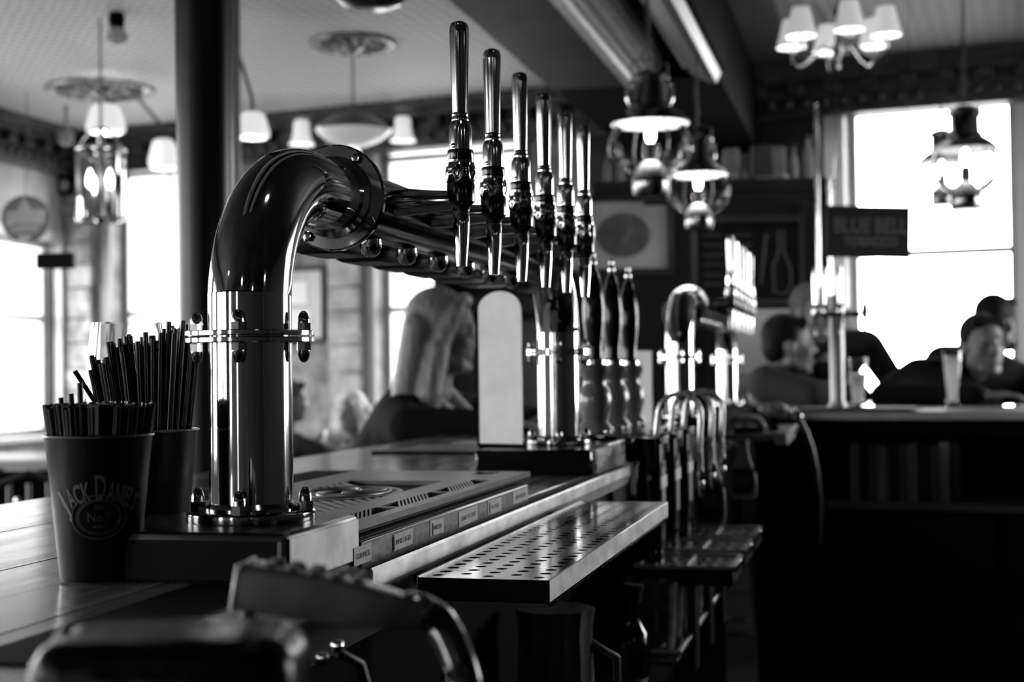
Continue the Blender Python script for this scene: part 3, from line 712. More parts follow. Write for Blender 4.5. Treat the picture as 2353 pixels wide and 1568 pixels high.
for i in range(len(hp) - 1):
    p0, p1_, p2_, p3 = hp[max(0, i - 1)], hp[i], hp[i + 1], hp[min(len(hp) - 1, i + 2)]
    for k in range(14):
        s = k / 14; pts.append(.5 * ((2 * p1_) + (p2_ - p0) * s + (2 * p0 - 5 * p1_ + 4 * p2_ - p3) * s * s + (3 * p1_ - p0 - 3 * p2_ + p3) * s ** 3))
pts = [Mi @ p for p in pts]; MB().tube(pts, [.0090 + .0007 * (k % 2) for k in range(len(pts))], 20).build('ribbed_hose', mat('black_hose', .03, .18, coat=.5), t, ang=80)
# ------------------------------------------------------------------ black moulded caddy, bottom left
c = P(400, 1500, .63); c.z = CT
t = thing('moulded_caddy', 'low black moulded caddy with a rippled top, lower left corner', 'caddy', c)
rp = []
body = MB(); rings = []
def supr(q_, ax, ay, e=.42): return ((abs(math.cos(q_)) ** e) * math.copysign(ax, math.cos(q_)), (abs(math.sin(q_)) ** e) * math.copysign(ay, math.sin(q_)))
for f, z in ((.80, .0), (.93, .012), (.985, .03), (1.0, .045), (.97, .056), (.90, .0625), (.80, .0655), (.6, .0665), (.3, .066)):
    rings.append([body.bm.verts.new((*supr(q_, .0585 * f, .040 * f), z - .008)) for q_ in [2 * math.pi * i / 64 for i in range(64)]])
body._faces(rings)
bmesh.ops.subdivide_edges(body.bm, edges=body.bm.edges[:], cuts=1, use_grid_fill=True)
body.build('caddy_body', mat('rippled_black_plastic', .002, .25, spec=.12, bump=(60, .5, .003)), t)
MB().tube([(-.0600, -.002, -.02), (-.0605, 0, .012), (-.0600, .002, .032), (-.0565, .006, .048), (-.050, .010, .059)], .0022, 10).build('pale_edge_trim', mat('smoky_edge', .08, .25), t)
MB().tube([(-.050, -.034, .044), (-.02, -.039, .042), (.02, -.039, .041), (.05, -.032, .038)], .0016, 8).build('lip_bead', gunm, t)
# steel keg coupler glints beside it
t = thing('hose_fittings', 'pair of small shiny hose fittings behind the bar gun', 'fittings', P(755, 1500, .95))
for dx, dz in ((-.004, -.004), (.006, .004)):
    MB().lathe([(.0035, -.008), (.0045, -.006), (.0045, .002), (.003, .004), (.0012, .006), (0, .0065)], 14, (dx, 0, dz), (.4, -1, .3)).build('fitting', chrome, t)
MB().tube([(.006, 0, .0), (.02, .01, -.01), (.03, .02, -.05), (.02, .03, -.12)], .003).build('pipe', blackp, t)
# ================================================================== HAND PUMPS, SWAN NECKS, TRAYS
t0 = A0
box_t = thing('pump_cabinet', 'low dark cabinet under the three hand pump handles', 'cabinet', A0, TH)
MB().box(-.10, .105, 1.43, 2.03, CT, 1.150, .004).build('cabinet_body', blackp, box_t)
MB().box(-.105, .11, 1.425, 2.035, 1.150, 1.157, .002).build('cabinet_top', chrome2, box_t)
lowm = mat('grey_ceramic', .16, .25, coat=.5, noise=(12, .10, .22))
hproto = None
hl = ['nearest turned black hand pump handle on a ringed grey base, partly behind the taps', 'middle turned black hand pump handle on a ringed grey base', 'farthest turned black hand pump handle on a ringed grey base']
for k, u in enumerate((1.50, 1.70, 1.905)):
    loc = B(u, -.022, 1.157)
    if hproto is None:
        h = hproto = thing('hand_pump', hl[0], 'hand pump', loc, TH, 'hand pumps on the bar')
        MB().lathe([(.034, 0), (.036, .006), (.030, .014), (.024, .022), (.027, .034), (.031, .050), (.033, .066), (.028, .082), (.0215, .094), (.023, .104), (.029, .116), (.030, .124), (.024, .130)], 28).build('ringed_base', lowm, h)
        MB().lathe([(.0185, .128), (.021, .131), (.021, .138), (.017, .142)], 24).build('ferrule', chrome, h)
        MB().lathe([(.0165, .140), (.0155, .150), (.0165, .175), (.0205, .210), (.0215, .232), (.0200, .255), (.0150, .285), (.0100, .305), (.0062, .315), (.0062, .320)], 28).build('handle', blackg, h)
        MB().lathe([(.0055, .318), (.0075, .323), (.0060, .329), (.0040, .333), (.0052, .339), (.0030, .346), (0, .348)], 16).build('finial', tapch, h)
        MB().ell((.030, -.034, .004), .0075, .0075, .0055, 12).build('fixing_bolt', chrome, h)
    else: copy_tree(hproto, loc, TH, hl[k])
sl = ['nearest inverted-U swan neck spout on the staff side', 'middle inverted-U swan neck spout on the staff side', 'farthest inverted-U swan neck spout on the staff side']
cl = ['nearest black pump cylinder with a pale cross-shaped badge', 'middle black pump cylinder with a pale cross-shaped badge', 'farthest black pump cylinder with a pale cross-shaped badge']
tl = ['nearest square pump drip tray with two drilled panels', 'middle square pump drip tray with two drilled panels', 'farthest square pump drip tray with two drilled panels']
sproto = cproto = trproto = None
badge = mat('pale_badge', .95, .5); badge2 = mat('grey_badge_print', .4, .5)
for k, u in enumerate((1.50, 1.70, 1.905)):
    # cylinder
    loc = B(u - .02, -.108, .955)
    if cproto is None:
        c = cproto = thing('pump_cylinder', cl[0], 'pump cylinder', loc, TH, 'pump cylinders on the staff side')
        MB().lathe([(.016, -.09), (.024, -.08), (.026, -.06), (.026, .135), (.022, .150), (.022, .165)], 28, (.020, 0, 0)).build('cylinder_body', blackg, c)
        MB().lathe([(.0275, .165), (.0275, .190), (.024, .194)], 24, (.020, 0, 0)).build('cap', blackg, c)
        br = MB(); br.box(.048, .052, -.036, .036, .184, .197, .001).box(.048, .052, -.036, -.030, .140, .184, .001).box(.048, .052, .030, .036, .165, .184, .001); br.build('clip_bracket', mat('bright_bracket', .55, .3, .7), c)
        MB().box(.020, .0455, -.022, .022, .0, .185, .004).build('badge_mount', blackp, c)
        fn = lambda w_, h_, z: MB().box(.0455, .0475 - .0005 * (w_ < .01), -w_ * 2.4, w_ * 2.4, z - h_, z + h_, .0004)
        fn(.015, .011, .112).build('badge_cross', badge, c); fn(.0075, .055, .095).build('badge_stem', badge2, c)
        MB().lathe([(.0045, 0), (.0045, .008), (0, .009)], 12, (.024, -.022, .120), (.2, -1, .2)).build('wing_screw', chrome, c)
    else: copy_tree(cproto, loc, TH, cl[k])
    loc = B(u, -.13, 1.05)
    if sproto is None:
        s = sproto = thing('swan_neck', sl[0], 'beer spout', loc, TH, 'swan neck spouts')
        R = .040; pts = [(.004, 0, .06), (.008, 0, .10), (.012, 0, .135)] + [(.053 - R * math.cos(a), 0, .140 + R * math.sin(a)) for a in [k_ * math.pi / 16 for k_ in range(1, 16)]] + [(.093, 0, .135), (.090, 0, .08), (.092, 0, .03)]
        MB().tube(pts, .0052, 14).build('neck_tube', steel, s)
        MB().lathe([(.0065, 0), (.0065, .016), (.0055, .018)], 14, (.0915, 0, .036), (.03, 0, -1)).build('collar_nut', chrome, s)
        MB().lathe([(.0052, 0), (.0060, .006), (.0060, .024), (.004, .030)], 14, (.092, 0, .018), (.03, 0, -1)).build('sparkler', chrome, s)
    else: copy_tree(sproto, loc, TH, sl[k])
    loc = B(1.38 + .245 * k, 0, .925)
    if trproto is None:
        r_ = trproto = thing('pump_drip_tray', tl[0], 'drip tray', loc, TH, 'square drip trays under the swan necks')
        MB().box(.115, .29, 0, .180, -.035, -.006, .003).build('tray_box', blackp, r_)
        fr = MB(); fr.box(.11, .122, 0, .185, -.006, 0, .001).box(.283, .295, 0, .185, -.006, 0, .001).box(.122, .283, 0, .008, -.006, 0).box(.122, .283, .177, .185, -.006, 0).box(.201, .206, .008, .177, -.006, -.001)
        fr.build('tray_frame', steel, r_)
        for xa in (.122, .206):
            MB().box(xa, xa + .077, .008, .177, -.009, -.005).build('drilled_panel', mat('dark_grill', .02, .3, .6), r_)
            for i in range(3):
                for j in range(2): MB().lathe([(.004, 0), (.0055, .0012), (.0075, .0012), (.008, 0)], 12, (xa + .018 + i * .021, .055 + j * .07, -.005), caps=False).build('hole_rim', mat('dark_ring', .06, .3, .6), r_)
        MB().box(.292, .297, 0, .185, -.010, .0008, .001).build('bright_lip', chrome, r_)
        MB().box(.20, .215, .06, .12, -.2, -.035).build('drain', blackp, r_)
        MB().box(.101, .118, .06, .09, -.03, -.012).build('bracket_arm', blackm, r_)
    else: copy_tree(trproto, loc, TH, tl[k])
# tall stand of the swan necks down to the shelf (dark back board)
tag(MB().box(.088, .1, 1.44, 3.7, .62, CT - .085).build('splash_board', blackm, None, A0, TH), 'black splash board on the staff side under the hand pumps', 'board')
# hanging paddle-shaped pump clips
def clip(u, v, zb, zt_, s, label):
    t = thing('pump_clip', label, 'pump clip', B(u, v, zb), TH, 'rounded clips hanging off the bar')
    H = zt_ - zb; w_ = .034 * s; hb = H * .52
    def outline(k):
        a = w_ * k; pts = [(-a * .7, 0), (a * .7, 0), (a * .95, hb * .12), (a, hb * .4), (a * .95, hb * .8), (a * .75, hb * 1.0), (a * .55, hb * 1.25), (a * .42, hb * 1.5), (a * .40, H), (-a * .40, H), (-a * .42, hb * 1.5), (-a * .55, hb * 1.25), (-a * .75, hb), (-a * .95, hb * .8), (-a, hb * .4), (-a * .95, hb * .12)]
        return pts
    Mz = Matrix(((1, 0, 0, 0), (0, 0, 1, 0), (0, 1, 0, 0), (0, 0, 0, 1)))
    MB().prism(outline(1), 0, .010, Mz).build('clip_back', mat('grey_clip', .25, .4), t)
    fp = [(x * .80, .012 + y * .82) for x, y in outline(1) if y < hb * 1.05]
    MB().prism(fp, -.002, 0.001, Mz).build('dark_face', blackp, t)
    MB().prism([(-w_ * .6, hb * .42), (w_ * .6, hb * .42), (w_ * .6, hb * .72), (-w_ * .6, hb * .72)], -.0035, -.001, Mz).build('grey_panel', mat('clip_panel', .05, .5), t)
    pts = [Vector((x, -.001, z)) for x, z in outline(1.0)]
    MB().tube(pts[0:9], .0016 * s, 8).build('clip_edge', mat('pale_clip_edge', .8, .35), t)
    MB().box(-.01, .01, .0, .03, H - .012, H - .004).build('hook', blackp, t)
    for k in (-1,): MB().ell((w_ * .82, -.002, hb * .93), .006, .003, .010, 10).build('highlighted_corner', chrome2, t)
clip(2.12, -.168, .915, 1.115, 1.05, 'nearer rounded grey pump clip hanging beside the drip trays')
clip(2.62, -.20, .935, 1.09, 1.05, 'farther rounded grey pump clip hanging under the folded cloth')
# folded cloth, steel corner and phone-like handset on the counter beyond
t = thing('steel_corner_shelf', 'grey steel corner shelf jutting from the bar end', 'shelf', B(3.0, -.10, CT - .012), TH)
MB().box(-.01, .20, -.15, .55, -.02, 0, .003).build('shelf_plate', mat('grey_shelf', .12, .35, .4), t); MB().box(.17, .205, -.16, .25, -.03, .004, .002).build('turned_edge', mat('pale_shelf_edge', .30, .4, .3), t)
p_ = P(1712, 962, 4.05)
t = thing('card_reader', 'pale curved handset lying on the bar end', 'handset', Vector((p_.x, p_.y, CT - .012)), .2)
MB().tube([(-.045, 0, .025), (-.02, 0, .040), (.015, 0, .043), (.04, 0, .036), (.055, 0, .018)], [.009, .011, .012, .013, .009], 14).build('handset_top', mat('grey_handset', .30, .3), t)
MB().box(-.03, .05, -.02, .02, 0, .018, .004).build('cradle', blackp, t); MB().tube([(.0, 0, .01), (.0, 0, .035)], .008).build('stem', mat('grey_handset', .3, .3), t)
p_ = P(1778, 940, 4.2)
t = thing('second_drinks_gun', 'small far bar gun with a drooping hose at the bar end', 'bar gun', Vector((p_.x, p_.y, p_.z)))
MB().ell((0, 0, 0), .045, .025, .020, 16).ell((.02, 0, -.014), .035, .02, .014, 14).build('gun_head', mat('grey_gun', .16, .3, noise=(40, .05, .3)), t)
MB().lathe([(.010, 0), (.013, .006), (.013, .03), (.011, .034)], 16, (.052, 0, -.005), (.8, 0, -.7)).build('ferrule', chrome, t)
MB().tube([(.07, 0, -.025), (.092, 0, -.07), (.108, 0, -.12), (.120, 0, -.18), (.130, 0, -.28), (.125, 0, -.40)], .011, 12).build('hose', mat('grey_hose', .03, .35), t)
MB().box(-.01, .01, -.01, .06, -.075, -.01).build('holster', blackp, t)
# ================================================================== ARCHED BOARD AND MENU BEHIND THE FONT
t = thing('arched_sign', 'pale arch-topped metal plate standing by the far font plinth', 'sign plate', B(u_at(1148, .085) , .085, ZP - .001), math.radians(-30))
s_ = t.location.y / FPX
hw = 50 * s_ / .87; zt_ = (855.3 - 668) * s_ + CAM.z - ZP; MZ = Matrix(((1, 0, 0, 0), (0, 0, 1, 0), (0, 1, 0, 0), (0, 0, 0, 1)))
pts = [(-hw, 0), (hw, 0), (hw, zt_ - hw * .75)] + [(hw * math.cos(a), zt_ - hw * .75 + hw * .75 * math.sin(a)) for a in [k * math.pi / 16 for k in range(1, 16)]] + [(-hw, zt_ - hw * .75)]
MB().prism(pts, 0, .003, MZ).build('plate_face', mat('pale_metal_plate', .8, .42, noise=(14, .72, .9), bump=(25, .3, .001)), t)
MB().box(-hw - .004, -hw, -.001, .006, 0, zt_ - hw * .6).build('dark_edge', blackm, t)
MB().box(-hw, hw, -.003, .012, -.004, .006).build('foot', blackm, t)
for px_, l_ in ((1373, 'white upright card behind the nearest hand pump handles'), (1480, 'white upright card behind the farthest hand pump handle')):
    q_ = P(px_, 900, 3.35); s_ = 3.35 / FPX; hh_ = (851 - 806) * s_ + CAM.z - CT
    c_ = thing('upright_card', l_, 'card', Vector((q_.x, 3.35, CT)), math.radians(-30)); MB().box(-20 * s_, 20 * s_, 0, .004, 0, hh_, .0015).build('card_face', mat('pale_metal_plate', .8), c_); MB().box(-20 * s_, 20 * s_, -.02, .03, 0, .006, .002).build('card_foot', blackm, c_)
t = thing('menu_sheet', 'flat pale menu sheet lying on the counter behind the arched plate', 'menu', G(1075, 1034, CT), TH)
MB().box(-.16, .16, -.16, .16, 0, .003).build('sheet', mat('menu_card', .25, .5, noise=(30, .12, .35)), t); MB().box(-.165, .165, -.165, -.16, 0, .006).build('dark_lip', blackm, t)
# ================================================================== IRON COLUMN
cp = P(476, 1000, 2.78)
t = thing('iron_column', 'black cast-iron column rising behind the counter and the straws', 'column', Vector((cp.x, cp.y, 0)))
MB().lathe([(.085, 0), (.085, .10), (.07, .14), (.055, .20), (.052, 1.1), (.0570, 2.0), (.0615, CEIL - .2), (.08, CEIL - .1), (.08, CEIL)], 40).build('shaft', ironp, t)
MB().lathe([(.1, 0), (.1, .06), (.09, .08)], 32).build('base_ring', ironp, t)
pp = P(546, 700, 6.0)
tag(MB().lathe([(.020, 0), (.020, CEIL)], 16).build('grey_pipe', mat('grey_gloss_pipe', .22, .3), None, Vector((pp.x, pp.y, 0))), 'slim grey pipe running up just right of the black column', 'pipe')
# ================================================================== RIGHT-HAND COUNTER
RC = Vector((P(1858, 900, 4.86).x, 4.86, 0)); ZR = 1.13
t = thing('return_counter', 'dark panelled return counter below the right window', 'bar counter', RC, WA)
MB().box(-.19, 3.3, -.02, .55, ZR - .03, ZR, .004).build('counter_top', mat('glossy_counter_top', .45, .24, noise=(10, .36, .5)), t)
MB().box(-.19, 3.3, -.025, .0, ZR - .085, ZR - .03, .003).build('front_rail', blackm, t)
MB().box(.0, 3.3, .30, .32, 0, ZR - .03).build('back_board', blackm, t)
MB().box(-.19, .06, .0, .30, 0, ZR - .03).build('end_panel', blackm, t); MB().box(1.0, 1.03, .0, .30, 0, ZR - .03).build('divider', blackm, t)
MB().box(.06, 3.3, .0, .30, .80, .825).build('shelf_board', mat('grey_shelf_edge', .4, .5), t)
for i in range(3): MB().box(.08 + i * .55, .60 + i * .55, .0, .02, .08, .78, .004).build('door', blackp, t)
for i in range(2):
    p_ = MB().box(.20 + i * .46, .30 + i * .46, -.003, .0, .40, .46).build('plate', mat('dim_label', .022, .6), t)
MB().tube([(.3, -.02, .60), (.36, -.02, .60)], .004).build('door_pull', blackp, t)
bkm = [mat('dim_spine_a', .6, .5), mat('dim_spine_b', .008, .5), mat('dim_spine_c', .2, .5)]
rr = random.Random(9); x = .13
bl = ['black', 'grey', 'dark', 'wide', 'narrow', 'pale']
for i in range(11):
    w_ = rr.uniform(.022, .04); xx = x
    o = MB().box(0, w_, 0, .18, 0, rr.uniform(.185, .20), .003).build('menu_folder', bkm[i % 3], None, RC + WD * xx - WN * .03 + Vector((0, 0, .825)), WA)
    tag(o, 'upright dark menu folder, number %s from the left on the counter shelf' % ['one', 'two', 'three', 'four', 'five', 'six', 'seven', 'eight', 'nine', 'ten', 'eleven'][i], 'folder', 'folders on the return counter shelf'); x += w_ + .003
bpm = mat('black_bar_mat', .012, .6)
tag(MB().box(-.20, .33, -.05, .2, ZR, ZR + .01, .002).build('bar_towel', bpm, None, RC + WD * .02, WA), 'black bar towel under the column font on the return counter', 'bar towel')
# column font (T-shaped)
cfp = P(1925, 935, 4.98); t = thing('column_font', 'slim pale column beer font with cross arm before the right window', 'beer font', Vector((cfp.x, cfp.y, ZR + .010)))
s_ = 4.98 / FPX; H = (943 - 686) * s_
MB().lathe([(.036, 0), (.034, .010), (.0265, .014), (.0255, .02), (.0255, H - .01), (.023, H - .002), (0, H)], 28).build('column', mat('satin_column', .34, .30, .35), t)
za = (943 - 731) * s_
MB().tube([(-.058, 0, za), (.075, 0, za)], .0085, 12).build('cross_arm', blackp, t); MB().lathe([(.028, -.01), (.029, 0), (.028, .01)], 24, (0, 0, za)).build('arm_collar', blackp, t)
MB().lathe([(.004, 0), (.014, .004), (.004, .03)], 12, (.06, 0, za), (1, 0, 0)).build('arm_tip', blackp, t)
sidem = {}
for nm, x_, y_, m1_, m2_ in (('side_tap', (1877 - 1925) * s_, -.02, tapch, chrome2), ('side_tap', (1888 - 1925) * s_, .08, tapch, chrome2), ('side_tap', (1991 - 1925) * s_, 0, blackg, blackp), ('side_tap', (1905 - 1925) * s_, .02, tapch, chrome2), ('side_tap', (1927 - 1925) * s_, -.05, tapch, chrome2)):
    zz = za - .02; q = MB().lathe([(.004, -.05), (.006, 0), (.011, .012), (.013, .03), (.011, .05), (.007, .058)], 18, (x_, y_, zz)).build(nm, m2_, t)
    MB().lathe([(.0065, .058), (.0075, .09), (.0085, .17), (.0065, .185), (0, .188)], 14, (x_, y_, zz)).build('handle', m1_, q)
    MB().cyl((x_, y_, zz + .02), (0, 0, za), .005, seg=8).build('shank', chrome2, q)
# bright polished poles seen on both sides of the sign
for px, Y, yt, l in ((1881, 6.4, 243, 'polished pole left of the pelmet, behind the hanging sign'), (1908, 6.1, 410, 'polished pole passing down behind the hanging tobacco sign')):
    q = P(px, 600, Y); r_ = .008
    tag(MB().lathe([(r_, 0), (r_, P(px, yt, Y).z), (0, P(px, yt, Y).z + .01)], 20).build('polished_pole', chrome, None, Vector((q.x, q.y, 0))), l, 'pole')
# pint glasses ------------------------------------------------------
def pint(px, py, Y, zb, label, fill, hh, r0, r1, group='pint glasses on the counters'):
    q = P(px, py, Y); t = thing('pint_glass', label, 'pint glass', Vector((q.x, q.y, zb)), 0, group)
    MB().lathe([(0, 0), (r0, 0), (r0 * 1.02, .012), (r0 * .97, hh * .25), (r1 * .92, hh * .7), (r1, hh), (r1 - .0025, hh), (r1 * .88, hh * .7), (r0 * .88, hh * .25), (r0 * .8, .016), (0, .016)], 28).build('glass', tglass, t)
    if fill:
        MB().lathe([(0, .018), (r0 * .78, .018), (r0 * .86, hh * .25), (r1 * .86, hh * .7), (r1 * .88, hh * fill), (0, hh * fill)], 28).build('beer', beer, t)
        MB().lathe([(r1 * .87, hh * fill), (r1 * .89, hh * (fill + .05)), (0, hh * (fill + .05))], 28).build('foam', mat('foam', .8, .7), t)
    return t
s5 = 5.1 / FPX
pint(2189, 940, 5.1, ZR, 'full pint of pale beer before the man leaning on the right counter', .86, 128 * s5, 15 * s5, 23 * s5)
pint(1972, 940, 5.02, ZR, 'tall part-full glass just right of the column font', .5, 116 * s5, 17 * s5, 22 * s5)
# ================================================================== HANGING SIGN
a, b = P(1897, 540, 5.6), P(2090, 530, 5.6)
q = P(1994, 532, 5.6); s_ = 5.6 / FPX; W_ = 194 * s_; Hh = 117 * s_
t = thing('hanging_sign', 'dark hanging tobacco sign in front of the right window', 'sign', q); t.rotation_euler = (0, .030, 0)
MB().box(-W_ / 2, W_ / 2, -.006, .006, -Hh / 2, Hh / 2, .002).build('sign_board', mat('sign_black', .010, .6, noise=(8, .006, .016)), t)
MB().box(-W_ / 2, W_ / 2, -.008, .008, -Hh / 2 - .004, -Hh / 2, .001).build('sign_edge', blackm, t)
def sgn(s, sz, z, wd, m): 
    me = text_mesh(s, sz, m, .0004, width=wd, bold=.0012 if sz > .04 else .0004)
    for v in me.vertices: v.co = Vector((v.co.x + .01, -.0065 - v.co.z, v.co.y + z))
    obj('lettering', me, t)
sm = mat('sign_letter_paint', .13, .6); sgn('BLUE BELL', .085, .020, W_ * .86, sm); sgn('TOBACCO', .052, -.042, W_ * .64, sm)
for x_ in (-.14, .14): MB().tube([(x_, 0, Hh / 2), (x_ + .01, 0, .5), (x_ + .01, 0, 1.0), (x_ + .01, 0, CEIL - q.z)], .0012, 6).build('hanging_wire', chrome2, t)
# ================================================================== LAMPS
def lantern(px, py, Y, s, label, on=True, drop=None, cord=0):
    """ship lantern; z=0 at the shade rim"""
    q = P(px, py, Y); t = thing('ship_lantern', label, 'hanging lamp', q, 0, 'brass ship lanterns over the bar')
    k = s
    MB().lathe([(0, .205 * k), (.035 * k, .200 * k), (.066 * k, .186 * k), (.074 * k, .176 * k), (.074 * k, .168 * k), (.066 * k, .164 * k)], 32).build('cap', chrome2, t)
    MB().lathe([(.064 * k, .166 * k), (.064 * k, .172 * k), (.074 * k, .172 * k), (.074 * k, .164 * k)], 32, caps=False).build('cap_band', tapch, t)
    MB().lathe([(.063 * k, .165 * k), (.063 * k, .085 * k), (.070 * k, .075 * k), (.071 * k, .062 * k)], 36, caps=False).build('chimney', mat('lantern_brass', .22, .16, 1), t)
    MB().lathe([(.071 * k, .064 * k), (.100 * k, .046 * k), (.130 * k, .022 * k), (.150 * k, 0), (.151 * k, -.003 * k), (.148 * k, -.002 * k), (.128 * k, .018 * k), (.098 * k, .041 * k), (.066 * k, .058 * k)], 48, caps=False).build('shade', mat('lantern_brass', .22, .16, 1), t)
    MB().lathe([(.147 * k, -.0035 * k), (.126 * k, .015 * k), (.096 * k, .037 * k), (.02 * k, .050 * k)], 48, caps=False).build('shade_lining', enamel, t)
    for j in range(8):
        a = j * math.pi / 4 + .3; pts = []
        for i in range(11):
            f = i / 10; r_ = .138 + .032 * math.sin(math.pi * min(1, f * 1.25) * .8) if f < .5 else .1685 - (.1685 - .070) * ((f - .5) / .5) ** 1.7
            pts.append((r_ * k * math.cos(a), r_ * k * math.sin(a), -(.003 + .20 * f) * k))
        if j % 2 == 0: MB().tube(pts, .0034 * k, 8).build('cage_wire', brass, t)
    gl = [(.120 * k, -.004 * k)] + [((.130 + .030 * math.sin(math.pi * i / 9)) * k - max(0, i - 5) * .017 * k, (-.01 - .021 * i) * k) for i in range(10)]
    MB().lathe(gl, 32, caps=False).build('glass_globe', tglass, t)
    MB().lathe([(.022 * k, .02 * k), (.022 * k, -.045 * k), (.034 * k, -.085 * k), (.036 * k, -.11 * k), (.030 * k, -.14 * k)], 24, caps=False).build('glass_chimney', tglass, t)
    MB().lathe([(0, .01 * k), (.013 * k, -.0), (.019 * k, -.025 * k), (.019 * k, -.05 * k), (.012 * k, -.072 * k), (0, -.076 * k)], 20).build('bulb', bulb_m if on else opal_dim, t)
    MB().lathe([(.018 * k, -.075 * k), (.022 * k, -.09 * k), (.024 * k, -.12 * k), (.020 * k, -.145 * k)], 20).build('burner', mat('dull_burner', .06, .4, .6), t)
    MB().lathe([(.024 * k, -.143 * k), (.034 * k, -.150 * k), (.058 * k, -.180 * k), (.066 * k, -.197 * k), (.066 * k, -.205 * k)], 32).build('font_shoulder', mat('lantern_white', .55, .3), t)
    MB().lathe([(.068 * k, -.203 * k), (.070 * k, -.215 * k), (.070 * k, -.262 * k), (.062 * k, -.275 * k), (.0, -.278 * k)], 36).build('oil_font', mat('lantern_brass', .22, .16, 1), t)
    for sx in (-1, 1): MB().tube([(sx * .066 * k, 0, .160 * k), (sx * .082 * k, 0, .150 * k), (sx * .084 * k, 0, .09 * k), (sx * .074 * k, 0, .07 * k)], .007 * k, 10).build('bail_arm', tapch, t)
    MB().tube([(-.07 * k, 0, .175 * k), (-.07 * k, 0, .225 * k), (-.05 * k, 0, .243 * k), (.05 * k, 0, .243 * k), (.07 * k, 0, .225 * k), (.07 * k, 0, .175 * k)], .0025 * k, 8).build('hanging_bail', mat('thin_wire', .1, .4, 1), t)
    zt = CEIL - q.z; z = .245 * k; n = 0
    lk = MB().tube([(.006 * math.cos(a), 0, .013 * math.sin(a)) for a in [i * math.pi / 6 for i in range(12)]], .0018, 6, closed=True).mesh('chain_link', mat('chain_metal', .10, .35, 1))
    while z < zt:
        o = obj('chain_link', lk, t, (0, 0, z + .008)); o.rotation_euler = (0, 0, (n % 2) * math.pi / 2); z += .021; n += 1
    MB().tube([(0, 0, .20 * k), (-.03, 0, .26 * k), (.012, 0, .31 * k), (-.012, 0, .40 * k), (.006, 0, min(zt, .6 * k)), (.0, 0, zt)], .0032, 8).build('flex', blackp, t)
    if on:
        l = D.lights.new('lamp_light', 'POINT'); l.energy = on; l.shadow_soft_size = .03; lo = D.objects.new('lamp_light', l); COL.objects.link(lo); lo.parent = t; lo.location = (0, 0, -.09 * k)
    return t
lantern(1494, 284, 5.0, .93, 'nearest brass ship lantern, lit, at the end of the beam', on=7)
lantern(1604, 402, 5.9, .84, 'second brass ship lantern, lit, hanging lower right of the first', on=7)
lantern(2218, 345, 6.3, .98, 'brass ship lantern hanging against the bright right window', on=2)
lantern(2164, 372, 9.0 - .9, .92, 'farther ship lantern half hidden behind the one at the right window', on=1)
# chandelier with pleated shades
q = P(1925, 60, 6.75); t = thing('chandelier', 'six-armed chandelier with pleated lampshades, upper right', 'chandelier', Vector((q.x, q.y, 0)))
zb = 2.83
MB().lathe([(0, zb - .13), (.012, zb - .12), (.006, zb - .09), (.022, zb - .06), (.028, zb - .03), (.014, zb - .005), (.010, zb + .1), (.02, zb + .14), (.008, zb + .18), (.006, CEIL)], 20).build('centre_stem', brass, t)
MB().lathe([(.04, CEIL - .02), (.045, CEIL)], 20).build('ceiling_rose', brass, t)
for j in range(6):
    a = j * math.pi / 3 + math.pi / 2; c_, s__ = math.cos(a), math.sin(a)
    pts = [(.02 * c_, .02 * s__, zb - .04), (.08 * c_, .08 * s__, zb - .015), (.14 * c_, .14 * s__, zb - .075), (.19 * c_, .19 * s__, zb - .10), (.228 * c_, .228 * s__, zb - .07), (.23 * c_, .23 * s__, zb - .02)]
    ar = MB().tube(pts, .005, 8).build('arm', brass, t)
    MB().lathe([(.004, zb - .03), (.020, zb - .022), (.006, zb - .01), (.006, zb + .045)], 14, (.23 * c_, .23 * s__, 0)).build('candle_cup', brass, ar)
    MB().lathe([(.071, zb + .0), (.040, zb + .135)], 48, (.23 * c_, .23 * s__, 0), caps=False, flute=(.02, 24)).build('pleated_shade', pleat_m, t)
    MB().lathe([(.069, zb + .001), (.038, zb + .134)], 32, (.23 * c_, .23 * s__, 0), caps=False).build('shade_lining', pleat_in, t)
    MB().lathe([(0, zb + .03), (.012, zb + .045), (.012, zb + .07), (0, zb + .09)], 14, (.23 * c_, .23 * s__, 0)).build('bulb', bulb_m, t)
l = D.lights.new('lamp_light', 'POINT'); l.energy = 2.5; l.shadow_soft_size = .2; lo = D.objects.new('lamp_light', l); COL.objects.link(lo); lo.parent = t; lo.location = (0, 0, zb - .2)
# ceiling roses ------------------------------------------------------
rosem = mat('relief_toned_rose', .16, .3, noise=(9, .03, .42), coat=.5)  # strong mottling puts the relief's highlights and shade into the colour
def rose(px, py, R, label):
    g = G(px, py, CEIL); t = thing('ceiling_rose', label, 'ceiling rose', Vector((g.x, g.y, CEIL)))
    MB().lathe([(R, 0), (R * 1.0, -.012), (R * .97, -.022), (R * .93, -.024), (R * .90, -.012), (0, -.010)], 48).build('rim', rosem, t)
    MB().lathe([(.06, -.01), (.07, -.03), (.04, -.05), (.012, -.07), (0, -.07)], 24).build('boss', rosem, t)
    lf = MB().ell((R * .62, 0, -.014), R * .2, R * .075, .03, 10).mesh('acanthus_leaf', rosem); l2 = MB().ell((R * .34, 0, -.016), R * .1, R * .05, .03, 8).mesh('inner_leaf', rosem)
    for k in range(14): obj('acanthus_leaf', lf, t, (0, 0, 0), k * math.pi / 7); obj('inner_leaf', l2, t, (0, 0, 0), (k + .5) * math.pi / 7)
    return Vector((g.x, g.y, CEIL))
r1 = rose(230, 203, .335, 'large leafy ceiling rose at upper left'); r2 = rose(810, 97, .235, 'smaller ceiling rose above the bowl pendant')
